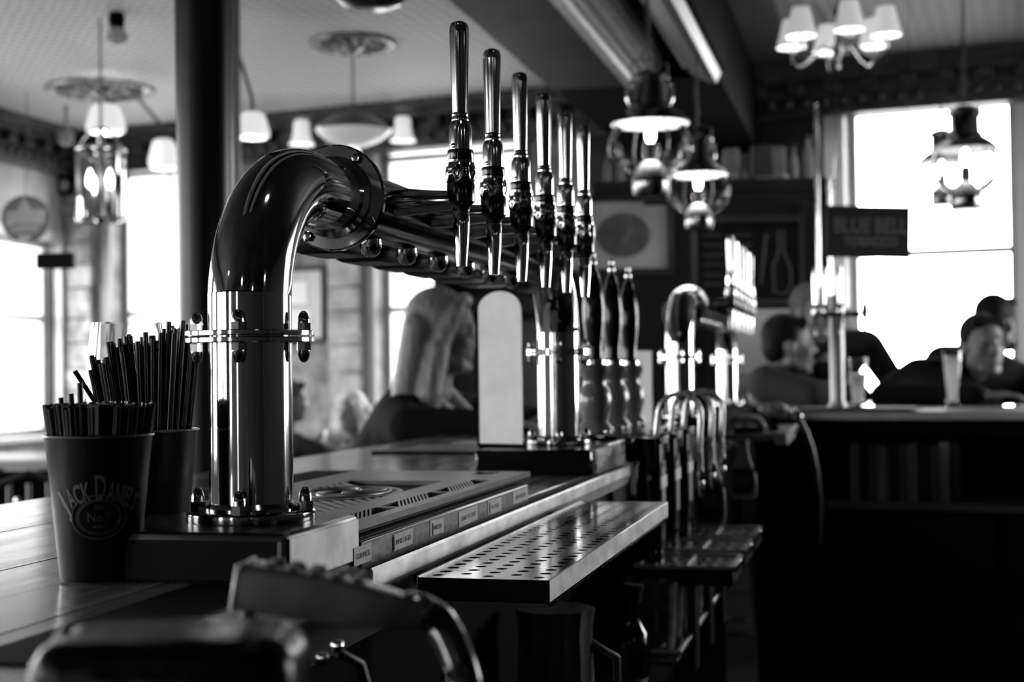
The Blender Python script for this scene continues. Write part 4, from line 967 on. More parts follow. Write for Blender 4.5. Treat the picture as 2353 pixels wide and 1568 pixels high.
def bell_profile(w_, h, kind):
    if kind == 'bell': return [(w_ * .52, h), (w_ * .62, h * .9), (w_ * .66, h * .5), (w_ * .78, h * .22), (w_, h * .04), (w_ * 1.02, 0)]
    return [(w_ * .45, h), (w_ * .70, h * .92), (w_ * .86, h * .6), (w_, h * .25), (w_ * .98, h * .08), (w_ * .80, 0)]
def armed_fixture(loc, label, shades, drop, group=None):
    """stem from the ceiling with curved arms; shades = [(pixel x, pixel y(bottom), depth, width px, height px, kind)]"""
    t = thing('branch_light', label, 'ceiling light', loc, 0, group)
    zc_ = drop
    MB().lathe([(.012, 0), (.012, zc_), (.03, zc_ - .02), (.02, zc_ - .06), (0, zc_ - .08)][::-1], 16).build('stem', brass, t)
    for px, py, Y, w_, h, kind in shades:
        q = P(px, py, Y) - loc; s_ = Y / FPX; hh = h * s_; top = q + Vector((0, 0, hh))
        mid = Vector((top.x * .6, top.y * .6, max(zc_ + .05, top.z + .12)))
        MB().tube([(0, 0, zc_), tuple(mid * .5 + Vector((0, 0, zc_ * .5 + .02))), tuple(mid), tuple(top + Vector((0, 0, .07)) * 1), tuple(top)], .010, 8).build('curved_arm', mat('dark_bronze', .06, .35, .8), t)
        sh = MB().lathe(bell_profile(w_ * s_ / 2, hh, kind), 32, tuple(q), caps=False).build('glass_shade', shade_m, t)
        MB().lathe([(0, -.01), (w_ * s_ * .14, .01), (w_ * s_ * .16, hh * .5), (0, hh * .8)], 14, tuple(q)).build('bulb', bulb_m, sh)
        l = D.lights.new('lamp_light', 'POINT'); l.energy = 2.2; l.shadow_soft_size = .05; lo = D.objects.new('lamp_light', l); COL.objects.link(lo); lo.parent = t; lo.location = q + Vector((0, 0, -.06))
    return t
armed_fixture(r1, 'branched light with opal bowls under the large ceiling rose', [(243, 306, 8.6, 90, 66, 'dome'), (376, 388, 8.9, 70, 68, 'dome')], -.12)
q = P(500, 215, 7.2); armed_fixture(Vector((q.x, q.y, CEIL)), 'branched light half hidden by the black column', [(580, 318, 7.3, 80, 60, 'dome')], -.22)
def wall_bracket(px, py, label):
    s, z = WP(px, py, .25); t = thing('wall_light', label, 'wall light', W(s, 0, z), WA, 'bell-shaped wall lights'); Y = W(s, .25, 0).y; s_ = Y / FPX
    MB().lathe([(.05, 0), (.045, .02), (.02, .03)], 20, (0, 0, .12), (0, -1, 0)).build('back_plate', brass, t)
    MB().tube([(0, -.02, .12), (0, -.12, .20), (0, -.23, .22), (0, -.25, 56 * s_)], .008, 8).build('arm', brass, t)
    MB().lathe(bell_profile(29 * s_, 56 * s_, 'bell'), 32, (0, -.25, 0), caps=False).build('glass_shade', shade_m, t)
    MB().lathe([(0, .02), (.03, .04), (.03, .08), (0, .11)], 14, (0, -.25, 0)).build('bulb', bulb_m, t)
wall_bracket(693, 333, 'bell-shaped glass wall light left of the bowl pendant'); wall_bracket(926, 325, 'bell-shaped glass wall light right of the bowl pendant')
# bowl pendant
q = P(815, 300, r2.y); t = thing('bowl_pendant', 'wide opal bowl pendant hanging from the smaller ceiling rose', 'pendant lamp', Vector((r2.x, r2.y, q.z)))
MB().lathe([(.205, .0), (.200, -.012), (.150, -.055), (.08, -.085), (0, -.095)], 40, caps=False).build('opal_bowl', mat('opal_bowl_glass', .55, .3, emit=.22), t)
MB().lathe([(.207, -.004), (.212, .002), (.207, .010), (.200, .004)], 40, caps=False).build('rim_band', brass, t)
MB().lathe([(.205, .012), (.12, .075), (.03, .10), (.012, .12)], 36, caps=False).build('upper_dish', mat('dark_dish', .05, .3), t)
MB().lathe([(.03, -.15), (.040, -.13), (.034, -.09), (.02, -.088)], 20).build('finial', mat('opal_finial', .7, .3, emit=.9), t)
MB().cyl((0, 0, .1), (0, 0, CEIL - q.z), .007).build('rod', brass, t)
# dome lamp cut by the top edge
q = P(853, 22, 4.6); t = thing('dome_lamp', 'dark metal dome lamp cut off by the top edge of the picture', 'pendant lamp', q)
s_ = 4.6 / FPX; MB().lathe([(0, 0), (40 * s_, .003), (70 * s_, .020), (92 * s_, .055), (100 * s_, .10), (98 * s_, .12), (60 * s_, .20), (.02, .24), (.012, .3)], 40).build('metal_dome', mat('dome_metal', .35, .2, 1), t)
MB().cyl((0, 0, .28), (0, 0, CEIL - q.z), .008).build('rod', chrome2, t)
# spot bulb on the ceiling
g = G(268, 30, CEIL); t = thing('ceiling_spot', 'small ceiling spot with a faceted glass bulb', 'spotlight', Vector((g.x, g.y, CEIL)))
MB().lathe([(.035, 0), (.042, -.03), (.035, -.07), (.03, -.08)], 20).build('socket', blackm, t); MB().lathe([(.03, -.075), (.056, -.10), (.058, -.13), (.045, -.155), (.02, -.165), (0, -.167)], 9).build('faceted_bulb', mat('frosted_spot', .55, .15, noise=(30, .3, .9)), t)
# glass cylinder lantern, left
q = P(232, 425, 7.2); s_ = 7.2 / FPX; t = thing('cylinder_lantern', 'brass framed glass cylinder lantern with candle bulbs, upper left', 'hanging lamp', q)
R = 55 * s_; hh = 80 * s_
MB().lathe([(R, -hh), (R, hh)], 36, caps=False).build('glass_cylinder', thin_glass('lantern_glass', .25, .9), t)
for z in (-hh, hh): MB().tube([(R * math.cos(a), R * math.sin(a), z) for a in [k * math.pi / 18 for k in range(36)]], .008, 8, closed=True).build('brass_ring', tapch, t)
for k in range(4):
    a = k * math.pi / 2 + .4; MB().tube([(R * math.cos(a), R * math.sin(a), -hh), (R * math.cos(a), R * math.sin(a), hh), (R * .5 * math.cos(a), R * .5 * math.sin(a), hh + .09), (0, 0, hh + .12)], .006, 8).build('strut', brass, t)
MB().cyl((0, 0, -hh), (0, 0, CEIL - q.z), .007).build('stem', brass, t); MB().lathe([(0, -hh - .03), (.03, -hh), (.09, -hh + .01), (0, -hh + .012)], 20).build('base_dish', brass, t)
for x_ in (-.055, .045):
    MB().cyl((x_, 0, -hh), (x_, 0, -.02), .012).build('candle', frameW, t); MB().lathe([(0, -.02), (.018, .0), (.020, .03), (.008, .07), (0, .085)], 14, (x_, 0, 0)).build('bulb', bulb_m, t)
# ================================================================== BACK BAR DRESSER
dl = P(1372, 420, 6.9); dr_ = P(1898, 402, 6.9); dw = dr_.x - dl.x; zt_ = dl.z
DM = mat('dresser_wood', .012, .5, spec=.15, noise=(5, .006, .018, (1, 1, .2)))
t = thing('back_dresser', 'tall dark wooden back-bar dresser across the far side', 'dresser', Vector((dl.x, 6.9, 0)), -.045)
MB().box(0, dw, .0, .45, 0, zt_ - .06).build('carcass', DM, t)
MB().box(-.03, dw + .03, -.06, .47, zt_ - .06, zt_, .008).build('cornice_top', DM, t); MB().box(-.01, dw + .01, -.03, .0, zt_ - .12, zt_ - .06).build('moulding', DM, t)
for x_ in (0, .44, dw - .14, dw * .42): MB().box(x_, x_ + .07, -.025, 0, 0, zt_ - .12, .004).build('stile', DM, t)
for x_, w_ in ((.09, .33), (.56, .55), ): MB().box(x_, x_ + w_, -.012, 0, .2, .95, .006).build('lower_panel', DM, t)
def on_dresser(px0, px1, py0, py1, y=6.86):
    a, b = P(px0, py0, y), P(px1, py1, y); return a.x, b.x, b.z, a.z
x0, x1, z0, z1 = on_dresser(1345, 1533, 466, 616, 6.86)
t = thing('framed_picture', 'framed picture with a pale mount and a dark oval scene, on the dresser', 'picture', Vector((x0, 6.86, z0)))
W_, Hh = x1 - x0, z1 - z0
MB().box(0, W_, 0, .03, 0, Hh).build('mount', mat('picture_mount', .3, .5, noise=(6, .24, .36)), t)
fr = MB(); f = .035; fr.box(-f, 0, -.015, .035, -f, Hh + f).box(W_, W_ + f, -.015, .035, -f, Hh + f).box(0, W_, -.015, .035, -f, 0).box(0, W_, -.015, .035, Hh, Hh + f); fr.build('picture_frame', blackp, t)
MB().lathe([(.1, 0), (.1, .004), (0, .004)], 40, (W_ * .46, 0, Hh * .50), (0, -1, 0), sq=(1.30, 1.08)).build('oval_image', mat('oval_scene', .02, .4, noise=(10, .008, .05)), t)
MB().tube([(W_ * .42, -.006, Hh * .36), (W_ * .50, -.006, Hh * .46), (W_ * .56, -.006, Hh * .58), (W_ * .50, -.006, Hh * .66)], [.006, .012, .012, .005], 8).build('pale_figure', mat('picture_figure', .10, .5), t)
x0, x1, z0, z1 = on_dresser(1600, 1836, 512, 688, 6.84)
t = thing('chalkboard', 'framed dark chalkboard with a drawn bottle at its right', 'chalkboard', Vector((x0, 6.84, z0)), -.045); W_, Hh = x1 - x0, z1 - z0
MB().box(0, W_, 0, .02, 0, Hh).build('slate', mat('slate', .008, .8, spec=.05, noise=(12, .005, .012)), t)
fr = MB(); f = .025; fr.box(-f, 0, -.012, .025, -f, Hh + f).box(W_, W_ + f, -.012, .025, -f, Hh + f).box(0, W_, -.012, .025, -f, 0).box(0, W_, -.012, .025, Hh, Hh + f); fr.build('board_frame', mat('board_frame', .02, .4), t)
ck = mat('chalk_drawing', .06, .8); MB().tube([(W_ * .80, -.003, Hh * .88), (W_ * .80, -.003, Hh * .6), (W_ * .74, -.003, Hh * .42), (W_ * .75, -.003, Hh * .1), (W_ * .86, -.003, Hh * .07), (W_ * .92, -.003, Hh * .2), (W_ * .91, -.003, Hh * .42), (W_ * .85, -.003, Hh * .6), (W_ * .85, -.003, Hh * .88)], .005, 6, closed=True).build('drawn_bottle', ck, t)
MB().tube([(W_ * .68, -.003, Hh * .84), (W_ * .62, -.003, Hh * .2)], .006, 6).build('chalk_line', ck, t)
for i in range(6):
    for j in range(2): MB().box(W_ * (.06 + .28 * j), W_ * (.26 + .28 * j), -.0015, 0, Hh * (.82 - .125 * i), Hh * (.845 - .125 * i)).build('chalk_rule', mat('chalk_faint', .028, .8), t)
# things along the dresser top
items = [(1388, 1402, 352, 424, .12, 'bottle'), (1418, 1432, 330, 424, .14, 'bottle'), (1664, 1695, 323, 402, .17, 'box'), (1700, 1716, 370, 405, .10, 'jar'), (1728, 1772, 318, 390, .012, 'box'), (1733, 1770, 391, 404, .18, 'box'), (1773, 1801, 316, 398, .13, 'box'), (1800, 1812, 375, 398, .6, 'bottle'), (1815, 1832, 312, 396, .13, 'bottle'), (1846, 1868, 290, 396, .13, 'bottle')]
nm = {'bottle': 'spirit_bottle', 'box': 'tin_box', 'jar': 'small_jar'}
lab = ['slim grey bottle at the left end of the dresser top', 'taller grey bottle near the left end of the dresser top', 'upright grey tin on the dresser top, left of the dark tin', 'small grey jar between two tins on the dresser top', 'dark upright tin on a flat box on the dresser top', 'flat pale box under the dark tin on the dresser top', 'upright pale tin right of the dark tin on the dresser top', 'shiny little bottle beside the pale tin on the dresser top', 'grey bottle third from the right end of the dresser top', 'tall bottle at the right end of the dresser top']
for i, (a, b, c, d, v, k) in enumerate(items):
    Y = 7.0; p0, p1 = P(a, d, Y), P(b, c, Y); zb = zt_ if i != 4 else zt_ + .03; w_ = (p1.x - p0.x); h = p1.z - p0.z; m = mat('tin_%d' % i, v, .5, noise=(9, v * .6, v * 1.3))
    t = thing(nm[k], lab[i], nm[k].split('_')[1], Vector(((p0.x + p1.x) / 2, Y, zb)), 0, 'bottles and tins on the dresser')
    if k == 'box': MB().box(-w_ / 2, w_ / 2, -.03, .03, 0, h if i != 5 else .03, .003).build('tin_body', m, t); MB().box(-w_ / 2 + .004, w_ / 2 - .004, -.032, .0, h * .3 if i != 5 else .01, h * .7 if i != 5 else .02).build('label_band', mat('tinband_%d' % i, v * .6, .6), t)
    else: MB().lathe([(w_ / 2, 0), (w_ / 2, h * .62), (w_ * .22, h * .78), (w_ * .16, h * .95), (w_ * .2, h), (0, h)], 18).build('bottle_body', m, t); MB().lathe([(w_ * .21, h * .93), (w_ * .21, h * 1.03), (0, h * 1.03)], 12).build('cap', blackp, t)
# pale low wall panel behind the men, dark settle behind the woman
t = thing('pale_panel', 'pale grey low wall panel behind the dark-haired man', 'panel', Vector((P(1680, 800, 6.6).x, 6.6, .5)))
a, b = P(1655, 712, 6.6), P(1935, 700, 6.6); MB().box(0, b.x - a.x, 0, .04, 0, a.z - .5, .006).build('panel_board', mat('panel_grey', .42, .6), t); MB().box(0, b.x - a.x, -.012, 0, (a.z - .5) * .66, (a.z - .5) * .72).build('dado_line', mat('panel_line', .22, .6), t)
a, b = P(1004, 625, 7.4), P(1345, 735, 7.4)
t = thing('high_settle', 'dark wooden high-backed settle behind the blonde woman', 'settle', Vector((a.x, 7.4, 0)))
W_ = b.x - a.x; MB().box(0, W_, 0, .06, b.z, a.z, .006).build('top_panel', darkwood, t); MB().box(0, W_, .01, .05, .4, b.z, .004).build('back_panel', mat('settle_grey', .20, .6, noise=(5, .15, .26)), t); MB().box(0, .05, -.35, .06, 0, a.z).build('end_post', darkwood, t); MB().box(.05, W_, -.35, .0, .40, .45).build('seat', darkwood, t); MB().box(W_ - .05, W_, -.35, .06, 0, b.z).build('end_post', darkwood, t)
MB().box(.08, W_ - .1, -.01, 0, b.z + .05, b.z + .12).build('raised_rail', midwood, t)
# ================================================================== LEFT BACKGROUND
q = P(60, 504, 9.0); s_ = 9.0 / FPX
t = thing('round_sign', 'round beer sign with a pale name band, far left', 'sign', q, .12)
for r_, y_, n_, v in ((54, 0, 'sign_rim', .05), (50, -.008, 'sign_face', .20)): MB().lathe([(r_ * s_, 0), (r_ * s_, .02), (0, .02)], 48, (0, y_, 0), (0, -1, 0)).build(n_, mat(n_, v, .5), t)
def flat(pts, n_, v, y_=-.030): MB().prism([(x * s_, y * s_) for x, y in pts], 0, .003, Matrix(((1, 0, 0, 0), (0, 0, 1, y_ - .003), (0, 1, 0, 0), (0, 0, 0, 1)))).build(n_, mat(n_, v, .6), t)
flat([(-42, -20), (-20, -10), (5, -7), (40, -14), (46, 20), (0, 20), (-42, 16)], 'name_band', .62); flat([(-17, 20), (15, 20), (-2, 48)], 'triangle', .55); flat([(-36, -34), (30, -28), (32, -16), (0, -9), (-34, -20)], 'lower_band', .42); flat([(-16, -38), (14, -38), (8, -50), (-2, -54), (-12, -50)], 'shield', .6)
me = text_mesh('BERMAN', 30 * s_, mat('band_letters', .45, .6), .0005, width=76 * s_)
for v in me.vertices: v.co = Vector((v.co.x, -.0345 - v.co.z, v.co.y * 1.1 + 5 * s_))
obj('lettering', me, t); MB().box(-.004, .004, -.01, .06, 0, .01).build('arm', blackm, t)
MB().tube([(0, 0, 50 * s_), (0, .02, .4), (0, .02, CEIL - q.z)], .004, 6).build('hanging_rod', chrome2, t)
q = P(128, 600, 6.5); s_ = 6.5 / FPX
t = thing('post_sign', 'small black box sign on a thin post, far left', 'sign', Vector((q.x, q.y, 0)))
MB().box(-43 * s_, 43 * s_, -.02, .02, q.z - 18 * s_, q.z + 18 * s_, .003).build('sign_box', mat('black_sign_box', .006, .6, spec=.1), t); MB().cyl((-8 * s_, 0, 0), (-8 * s_, 0, q.z), .007, seg=12).build('post', blackm, t); MB().lathe([(.10, 0), (.10, .012), (.01, .02)], 24, (-8 * s_, 0, 0)).build('base', blackm, t)
s, z = WP(158, 422, .12); t = thing('wall_speaker', 'small dark wall speaker with a pale cone in the far left corner', 'speaker', W(s, .12, z), WA)
MB().box(-.07, .07, -.05, .06, -.09, .10, .015).build('speaker_case', blackm, t); MB().lathe([(.045, 0), (.04, .01), (0, .004)], 20, (.0, -.05, -.02), (0, -1, -.2)).build('cone', mat('pale_cone', .4, .4), t)
x = P(152, 318, 9.5); t = thing('ceiling_camera', 'small pale dome camera below the corner of the cornice', 'camera', x)
MB().lathe([(.05, .05), (.055, .0), (.04, -.04), (0, -.055)], 20).build('dome', mat('camera_shell', .3, .3), t); MB().cyl((0, 0, .04), (0, 0, CEIL - x.z), .012).build('stem', mat('camera_shell', .3, .3), t)
s0, z0 = WP(640, 790, .0); s1, z1 = WP(752, 610, .0)
t = thing('wall_mirror', 'dark framed bright picture glass on the far wall beside the font pipe', 'picture', W(s0, 0.0, z0), WA); W_, Hh = s1 - s0, z1 - z0
MB().box(.03, W_ - .03, -.02, -.005, .03, Hh - .03).build('mount', mat('bright_mount', .42, .25), t); MB().box(.10, W_ * .62, -.024, -.02, Hh * .50, Hh * .80, .001).build('upper_print', mat('bright_print', .85, .3), t); MB().box(.10, W_ * .68, -.024, -.02, Hh * .10, Hh * .44, .001).build('lower_print', mat('bright_print', .85, .3), t)
fr = MB(); fr.box(0, .035, -.04, 0, 0, Hh, .004).box(W_ - .035, W_, -.04, 0, 0, Hh, .004).box(.03, W_ - .03, -.04, 0, 0, .035, .004).box(.03, W_ - .03, -.04, 0, Hh - .035, Hh, .004); fr.build('picture_frame', darkwood, t)
# tables and chairs
def table(px, py, Y, w_, dpt, label, zt_=.76, m=frameW):
    q = P(px, py, Y); t = thing('pub_table', label, 'table', Vector((q.x, q.y, 0)), 0, 'pub tables')
    MB().box(-w_ / 2, w_ / 2, -dpt / 2, dpt / 2, zt_ - .035, zt_, .006).build('table_top', m, t)
    for a in (-1, 1):
        for b in (-1, 1): MB().lathe([(.02, 0), (.025, .1), (.03, zt_ - .035)], 12, (a * (w_ / 2 - .06), b * (dpt / 2 - .06), 0)).build('leg', darkwood, t)
    return t
cproto = None
def chair(loc, rz, label):
    global cproto
    if cproto is None or not isinstance(cproto, bpy.types.Object) or not cproto.name.startswith('pub_chair'):
        t = cproto = thing('pub_chair', label, 'chair', loc, rz, 'bentwood pub chairs')
        MB().lathe([(.19, .44), (.20, .455), (.19, .47), (0, .47)], 28).build('seat', darkwood, t)
        for a, b in ((-.14, -.14), (.14, -.14), (-.14, .14), (.14, .14)): MB().cyl((a * 1.2, b * 1.2, 0), (a, b, .45), .015, .018, 10).build('leg', darkwood, t)
        MB().tube([(-.17, .15, .45), (-.185, .2, .7), (-.15, .22, .86), (0, .23, .92), (.15, .22, .86), (.185, .2, .7), (.17, .15, .45)], .014, 10).build('back_hoop', darkwood, t)
        for x_ in (-.07, 0, .07): MB().cyl((x_, .16, .46), (x_, .225, .88), .008, seg=8).build('back_spindle', darkwood, t)
        return t
    return copy_tree(cproto, loc, rz, label)
cproto = None
table(-25, 1000, 6.25, .9, .6, 'pale topped pub table at the far left by the window', .93, mat('pale_table_top', .5, .3))
chair(P(62, 1100, 5.0) * Vector((1, 1, 0)) if False else Vector((P(62, 1100, 5.1).x, 5.1, .10)) - Vector((0, 0, .10)), .3, 'dark bentwood chair nearest the left end of the counter')
chair(Vector((P(0, 1100, 6.85).x, 6.85, 0)), 2.9, 'dark bentwood chair on the far side of the left pub table')
q = P(60, 1000, 5.75); t = thing('added_dark_bench', 'dark bench shape added to darken the area below the pale table at the far left', 'bench', Vector((q.x, 5.75, 0)), .05)  # made-up bench, put in to darken the area below the table
MB().box(-.35, .30, -.04, .04, .0, .90, .02).build('bench_back', blackm, t); MB().box(-.35, .30, .04, .12, .0, .45, .02).build('bench_base', darkwood, t)
for i in range(5): MB().ell((-.28 + i * .13, -.045, .78 - (i % 2) * .05), .018, .012, .024, 10).build('bright_stud', tapch, t)
table(760, 1030, 8.6, 1.0, .6, 'dark pub table where the two far customers sit', .76, darkwood)
for px, l in ((758, 'left of two small wine glasses on the far table'), (776, 'right of two small wine glasses on the far table')):
    q = P(px, 1000, 8.5); t = thing('small_glass', l, 'glass', Vector((q.x, 8.5, .76)), 0, 'glasses on the far table')
    MB().lathe([(0, 0), (.03, 0), (.004, .01), (.004, .08), (.03, .10), (.036, .14), (.03, .18)], 16, caps=False).build('glass', mat('grey_glass', .5, .1, spec=.8), t)
# glass, jug and boxed bottle under the bar
gn = 0
for row, (v, z, us) in enumerate(((-.125, .78, [1.36, 1.47, 1.58, 1.69, 1.80]), (-.165, .78, [1.32, 1.43, 1.54, 1.65, 1.76]))):
    for k, u in enumerate(us):
        t = thing('shelf_glass', ['inner', 'outer'][row] + ' row glass on the under-bar shelf, ' + ['nearest', 'second nearest', 'middle', 'second farthest', 'farthest'][k], 'glass', B(u, v, z), 0, 'glasses on the under-bar shelf')
        MB().lathe([(.026, 0), (.028, .01), (.036, .125), (.0345, .125), (.0265, .012), (0, .010)], 18, flute=(.02, 9)).build('glass', mat('dim_glass', .16, .08, spec=.7, coat=.5, noise=(20, .06, .3)), t)
q = P(1265, 1545, 1.62); t = thing('ribbed_jug', 'ribbed pale water jug standing low under the tray', 'jug', Vector((B(.78, -.10).x, B(.78, -.10).y, .675)))
MB().lathe([(.04, 0), (.045, .01), (.052, .16), (.050, .24), (.054, .27)], 28, flute=(.03, 14)).build('jug_body', mat('jug_glass', .14, .2, coat=.6, noise=(15, .05, .22)), t)
MB().tube([(.05, 0, .22), (.085, 0, .2), (.085, 0, .1), (.05, 0, .06)], .006).build('jug_handle', mat('jug_glass', .14), t)
q = B(1.08, -.13); t = thing('boxed_bottle', 'black bottle with a pale diagonal label leaning under the bar', 'bottle', Vector((q.x, q.y, .675)), TH); t.rotation_euler = (0, .12, TH)
MB().lathe([(.036, 0), (.038, .01), (.038, .16), (.030, .19), (.014, .21), (.014, .25)], 24).build('bottle_body', blackg, t); MB().lathe([(.0385, .07), (.0385, .12)], 24, caps=False).build('label_band', mat('bottle_label', .12, .6, noise=(60, .03, .2)), t)
MB().lathe([(.016, .235), (.016, .262), (0, .264)], 14).build('cap', blackp, t)
q = B(.36, -.078); t = tag(MB().box(-.001, .004, -.012, .012, .70, 1.02).build('upright_card', mat('pale_card', .10, .6), None, Vector((B(.30, -.085).x, B(.30, -.085).y, 0)), TH), 'narrow pale upright strip on the dark panel under the bar', 'strip')

for k, (x_, y_, z_) in enumerate(((-.9, -1.6, 2.45), (.9, -2.4, 2.5), (-2.6, -.4, 2.5), (2.4, -.9, 2.4), (.1, 1.0, 2.75))):  # unseen globe lamps added to put small highlights on the chrome
    t = thing('added_globe', ['nearest the left windows behind the viewer', 'middle one behind the viewer', 'far left behind the viewer', 'right side behind the viewer', 'straight above the nearest font'][k] + ' opal globe lamp, added out of view for chrome highlights', 'pendant lamp', Vector((x_, y_, z_)), 0, 'added globe lamps out of view')
    MB().ell((0, 0, 0), .07, .07, .065, 20).build('opal_globe', mat('lit_globe', .8, .3, emit=6), t); MB().cyl((0, 0, .06), (0, 0, CEIL - z_), .006).build('rod', brass, t); MB().lathe([(.03, .05), (.035, .07), (.01, .09)], 16).build('gallery', brass, t)
# ================================================================== PEOPLE
def remesh(o, vs, it=4):
    m = o.modifiers.new('remesh', 'REMESH'); m.mode = 'VOXEL'; m.voxel_size = vs; m.use_smooth_shade = True
    s = o.modifiers.new('smooth', 'SMOOTH'); s.iterations = it; s.factor = .5
    return o
def V3(*a): return Vector(a)
def person(label, loc, rz, J, hair='short', hcol=darkhair, top=blackcloth, scarf=None, k=1.0, vs=.008, sk=skin, jacket=True, face=(0, 0)):
    """J: joints in local metres, y forward. face = (yaw, pitch) of the head."""
    t = thing('person', label, 'person', loc, rz)
    hd = Matrix.Translation(J['head']) @ Matrix.Rotation(face[0], 4, 'Z') @ Matrix.Rotation(face[1], 4, 'X')
    def h(x, y, z): return hd @ V3(x, y, z)
    b = MB()
    b.ell((0, -.005, .035), .073, .092, .095, 24, hd); b.ell((0, .022, -.02), .064, .070, .085, 20, hd)
    b.caps_(h(-.02, .050, -.085), h(.02, .050, -.085), .026); b.caps_(h(-.045, .0, -.055), h(-.02, .045, -.085), .026, .022); b.caps_(h(.045, .0, -.055), h(.02, .045, -.085), .026, .022)
    b.caps_(h(0, .088, .022), h(0, .106, -.018), .008, .0125); b.ell((0, .098, -.024), .017, .012, .009, 10, hd)          # nose
    b.caps_(h(-.030, .080, .030), h(.030, .080, .030), .0105)                                                          # brow
    b.caps_(h(-.018, .084, -.052), h(.018, .084, -.052), .007); b.caps_(h(-.015, .083, -.064), h(.015, .083, -.064), .008) # lips
    b.ell((0, .074, -.092), .020, .018, .016, 12, hd)
    for s in (-1, 1):
        b.ell((s * .076, -.004, -.002), .010, .018, .030, 10, hd); b.ell((s * .040, .060, -.018), .022, .022, .022, 10, hd)
    nk = J['neck']; b.caps_(nk, h(0, -.015, -.06), .054, .050)
    ch = J['chest']; pv = J['pelvis']
    b.caps_(ch, nk, .085, .056); b.caps_(pv, ch, .10, .11)
    for s in ('l', 'r'):
        b.caps_(ch + (J['sh_' + s] - ch) * .6, J['sh_' + s], .06, .045); b.caps_(J['sh_' + s], J['el_' + s], .042, .034); b.caps_(J['el_' + s], J['ha_' + s], .034, .024)
        hv = (J['ha_' + s] - J['el_' + s]).normalized(); sd = hv.cross(V3(0, 0, 1)).normalized(); sg = -1 if s == 'l' else 1
        pw = J['ha_' + s]; pm_ = pw + hv * .055
        for o_ in (-.022, -.008, .008, .022): b.caps_(pw + sd * o_ * .6 + hv * .015, pm_ + hv * .02 + sd * o_, .014, .012)
        for o_, L in ((-.027, .052), (-.009, .066), (.009, .070), (.027, .060)):
            a0 = pm_ + hv * .025 + sd * o_; a1 = a0 + hv * L * .5 + V3(0, 0, -.004); a2 = a1 + hv * L * .42 + V3(0, 0, -.014)
            b.caps_(a0, a1, .0095, .0085, 8); b.caps_(a1, a2, .0085, .0075, 8)
        th = pw + hv * .025 + sd * (.028 * -sg); b.caps_(pw + hv * .01, th, .014, .011, 8); b.caps_(th, th + hv * .04 + sd * (.014 * -sg), .011, .009, 8)
        b.caps_(pv + (J['hip_' + s] - pv), J['kn_' + s], .075, .05); b.caps_(J['kn_' + s], J['an_' + s], .048, .034)
        b.caps_(J['an_' + s] + V3(0, -.03, -.03), J['an_' + s] + V3(0, .14, -.045), .034, .028)
    remesh(b.build('body', sk, t), vs)
    # clothes
    c = MB(); c.caps_(J['sh_l'] + V3(.02, 0, 0), J['sh_r'] - V3(.02, 0, 0), .078, .078)
    c.ell(ch, .165, .115, .14, 20); c.caps_(pv + V3(0, 0, .02), ch, .145, .14); c.caps_(J['hip_l'], J['hip_r'], .12, .12)
    c.caps_(nk + V3(-.03, -.03, -.04), nk + V3(.03, -.03, -.04), .065)
    for s in ('l', 'r'):
        c.caps_(J['sh_' + s], J['el_' + s], .068, .056); c.caps_(J['el_' + s], J['el_' + s] + (J['ha_' + s] - J['el_' + s]) * .92, .056, .042)
    remesh(c.build('jacket', top, t), .011, 6)
    c = MB()
    for s in ('l', 'r'):
        c.caps_(J['hip_' + s], J['kn_' + s], .105, .075); c.caps_(J['kn_' + s], J['an_' + s], .072, .055)
    remesh(c.build('trousers', blackcloth, t), .013, 4)
    for s in ('l', 'r'):
        MB().caps_(J['an_' + s] + V3(0, -.03, -.035), J['an_' + s] + V3(0, .15, -.05), .042, .036).build('shoe', blackp, t)
    if scarf:
        c = MB(); f = V3(0, .11, 0)
        for s in (-1, 1):
            c.caps_(nk + V3(s * .055, .0, .0), nk + V3(s * .04, .09, -.08), .03, .034); c.caps_(nk + V3(s * .04, .09, -.08), ch + V3(s * .045, .135, -.02), .034, .036); c.caps_(ch + V3(s * .045, .135, -.02), pv + V3(s * .05, .15, .18), .034, .03)
        c.caps_(nk + V3(-.05, -.04, .0), nk + V3(.05, -.04, .0), .032)
        if scarf is not greycloth: pass
        remesh(c.build('scarf', scarf, t), .009, 4)
    else:
        c = MB(); c.caps_(nk + V3(-.015, .065, -.055), ch + V3(0, .108, .0), .030, .036); remesh(c.build('shirt_front', greycloth, t), .009, 3) if jacket == 'open' else c.bm.free()
    # eyes
    for s in (-1, 1): MB().ell((s * .030, .078, .008), .0115, .008, .007, 10, hd).build('eye', mat('eye', .02, .1), t)
    # hair
    c = MB()
    if hair == 'long':
        c.ell((0, -.022, .052), .083, .095, .092, 24, hd)
        for s in (-1, 1):
            c.caps_(h(s * .062, .035, .07), h(s * .080, -.01, -.04), .026, .030); c.caps_(h(s * .080, -.01, -.04), h(s * .088, -.03, -.17), .034, .040); c.caps_(h(s * .088, -.03, -.17), h(s * .078, -.035, -.27), .040, .026)
        for x in (-.05, 0, .05): c.caps_(h(x, -.075, .02), h(x * 1.3, -.10, -.16), .045, .042); c.caps_(h(x * 1.3, -.10, -.16), h(x * 1.2, -.12, -.29), .042, .024)
        c.caps_(h(-.02, .06, .105), h(.04, .05, .10), .024)
    else:
        c.ell((0, -.018, .058), .079, .090, .083, 24, hd); c.ell((0, -.052, .010), .070, .055, .075, 18, hd)
        c.caps_(h(-.045, .052, .098), h(.045, .052, .098), .024)
        for s in (-1, 1): c.caps_(h(s * .066, .01, .055), h(s * .070, .005, .015), .016, .010)
        if hair == 'beard': c.caps_(h(-.04, .05, -.09), h(.04, .05, -.09), .024); 
    remesh(c.build('hair', hcol, t), .007, 3)
    if k != 1.0: t.scale = (k, k, k)
    return t
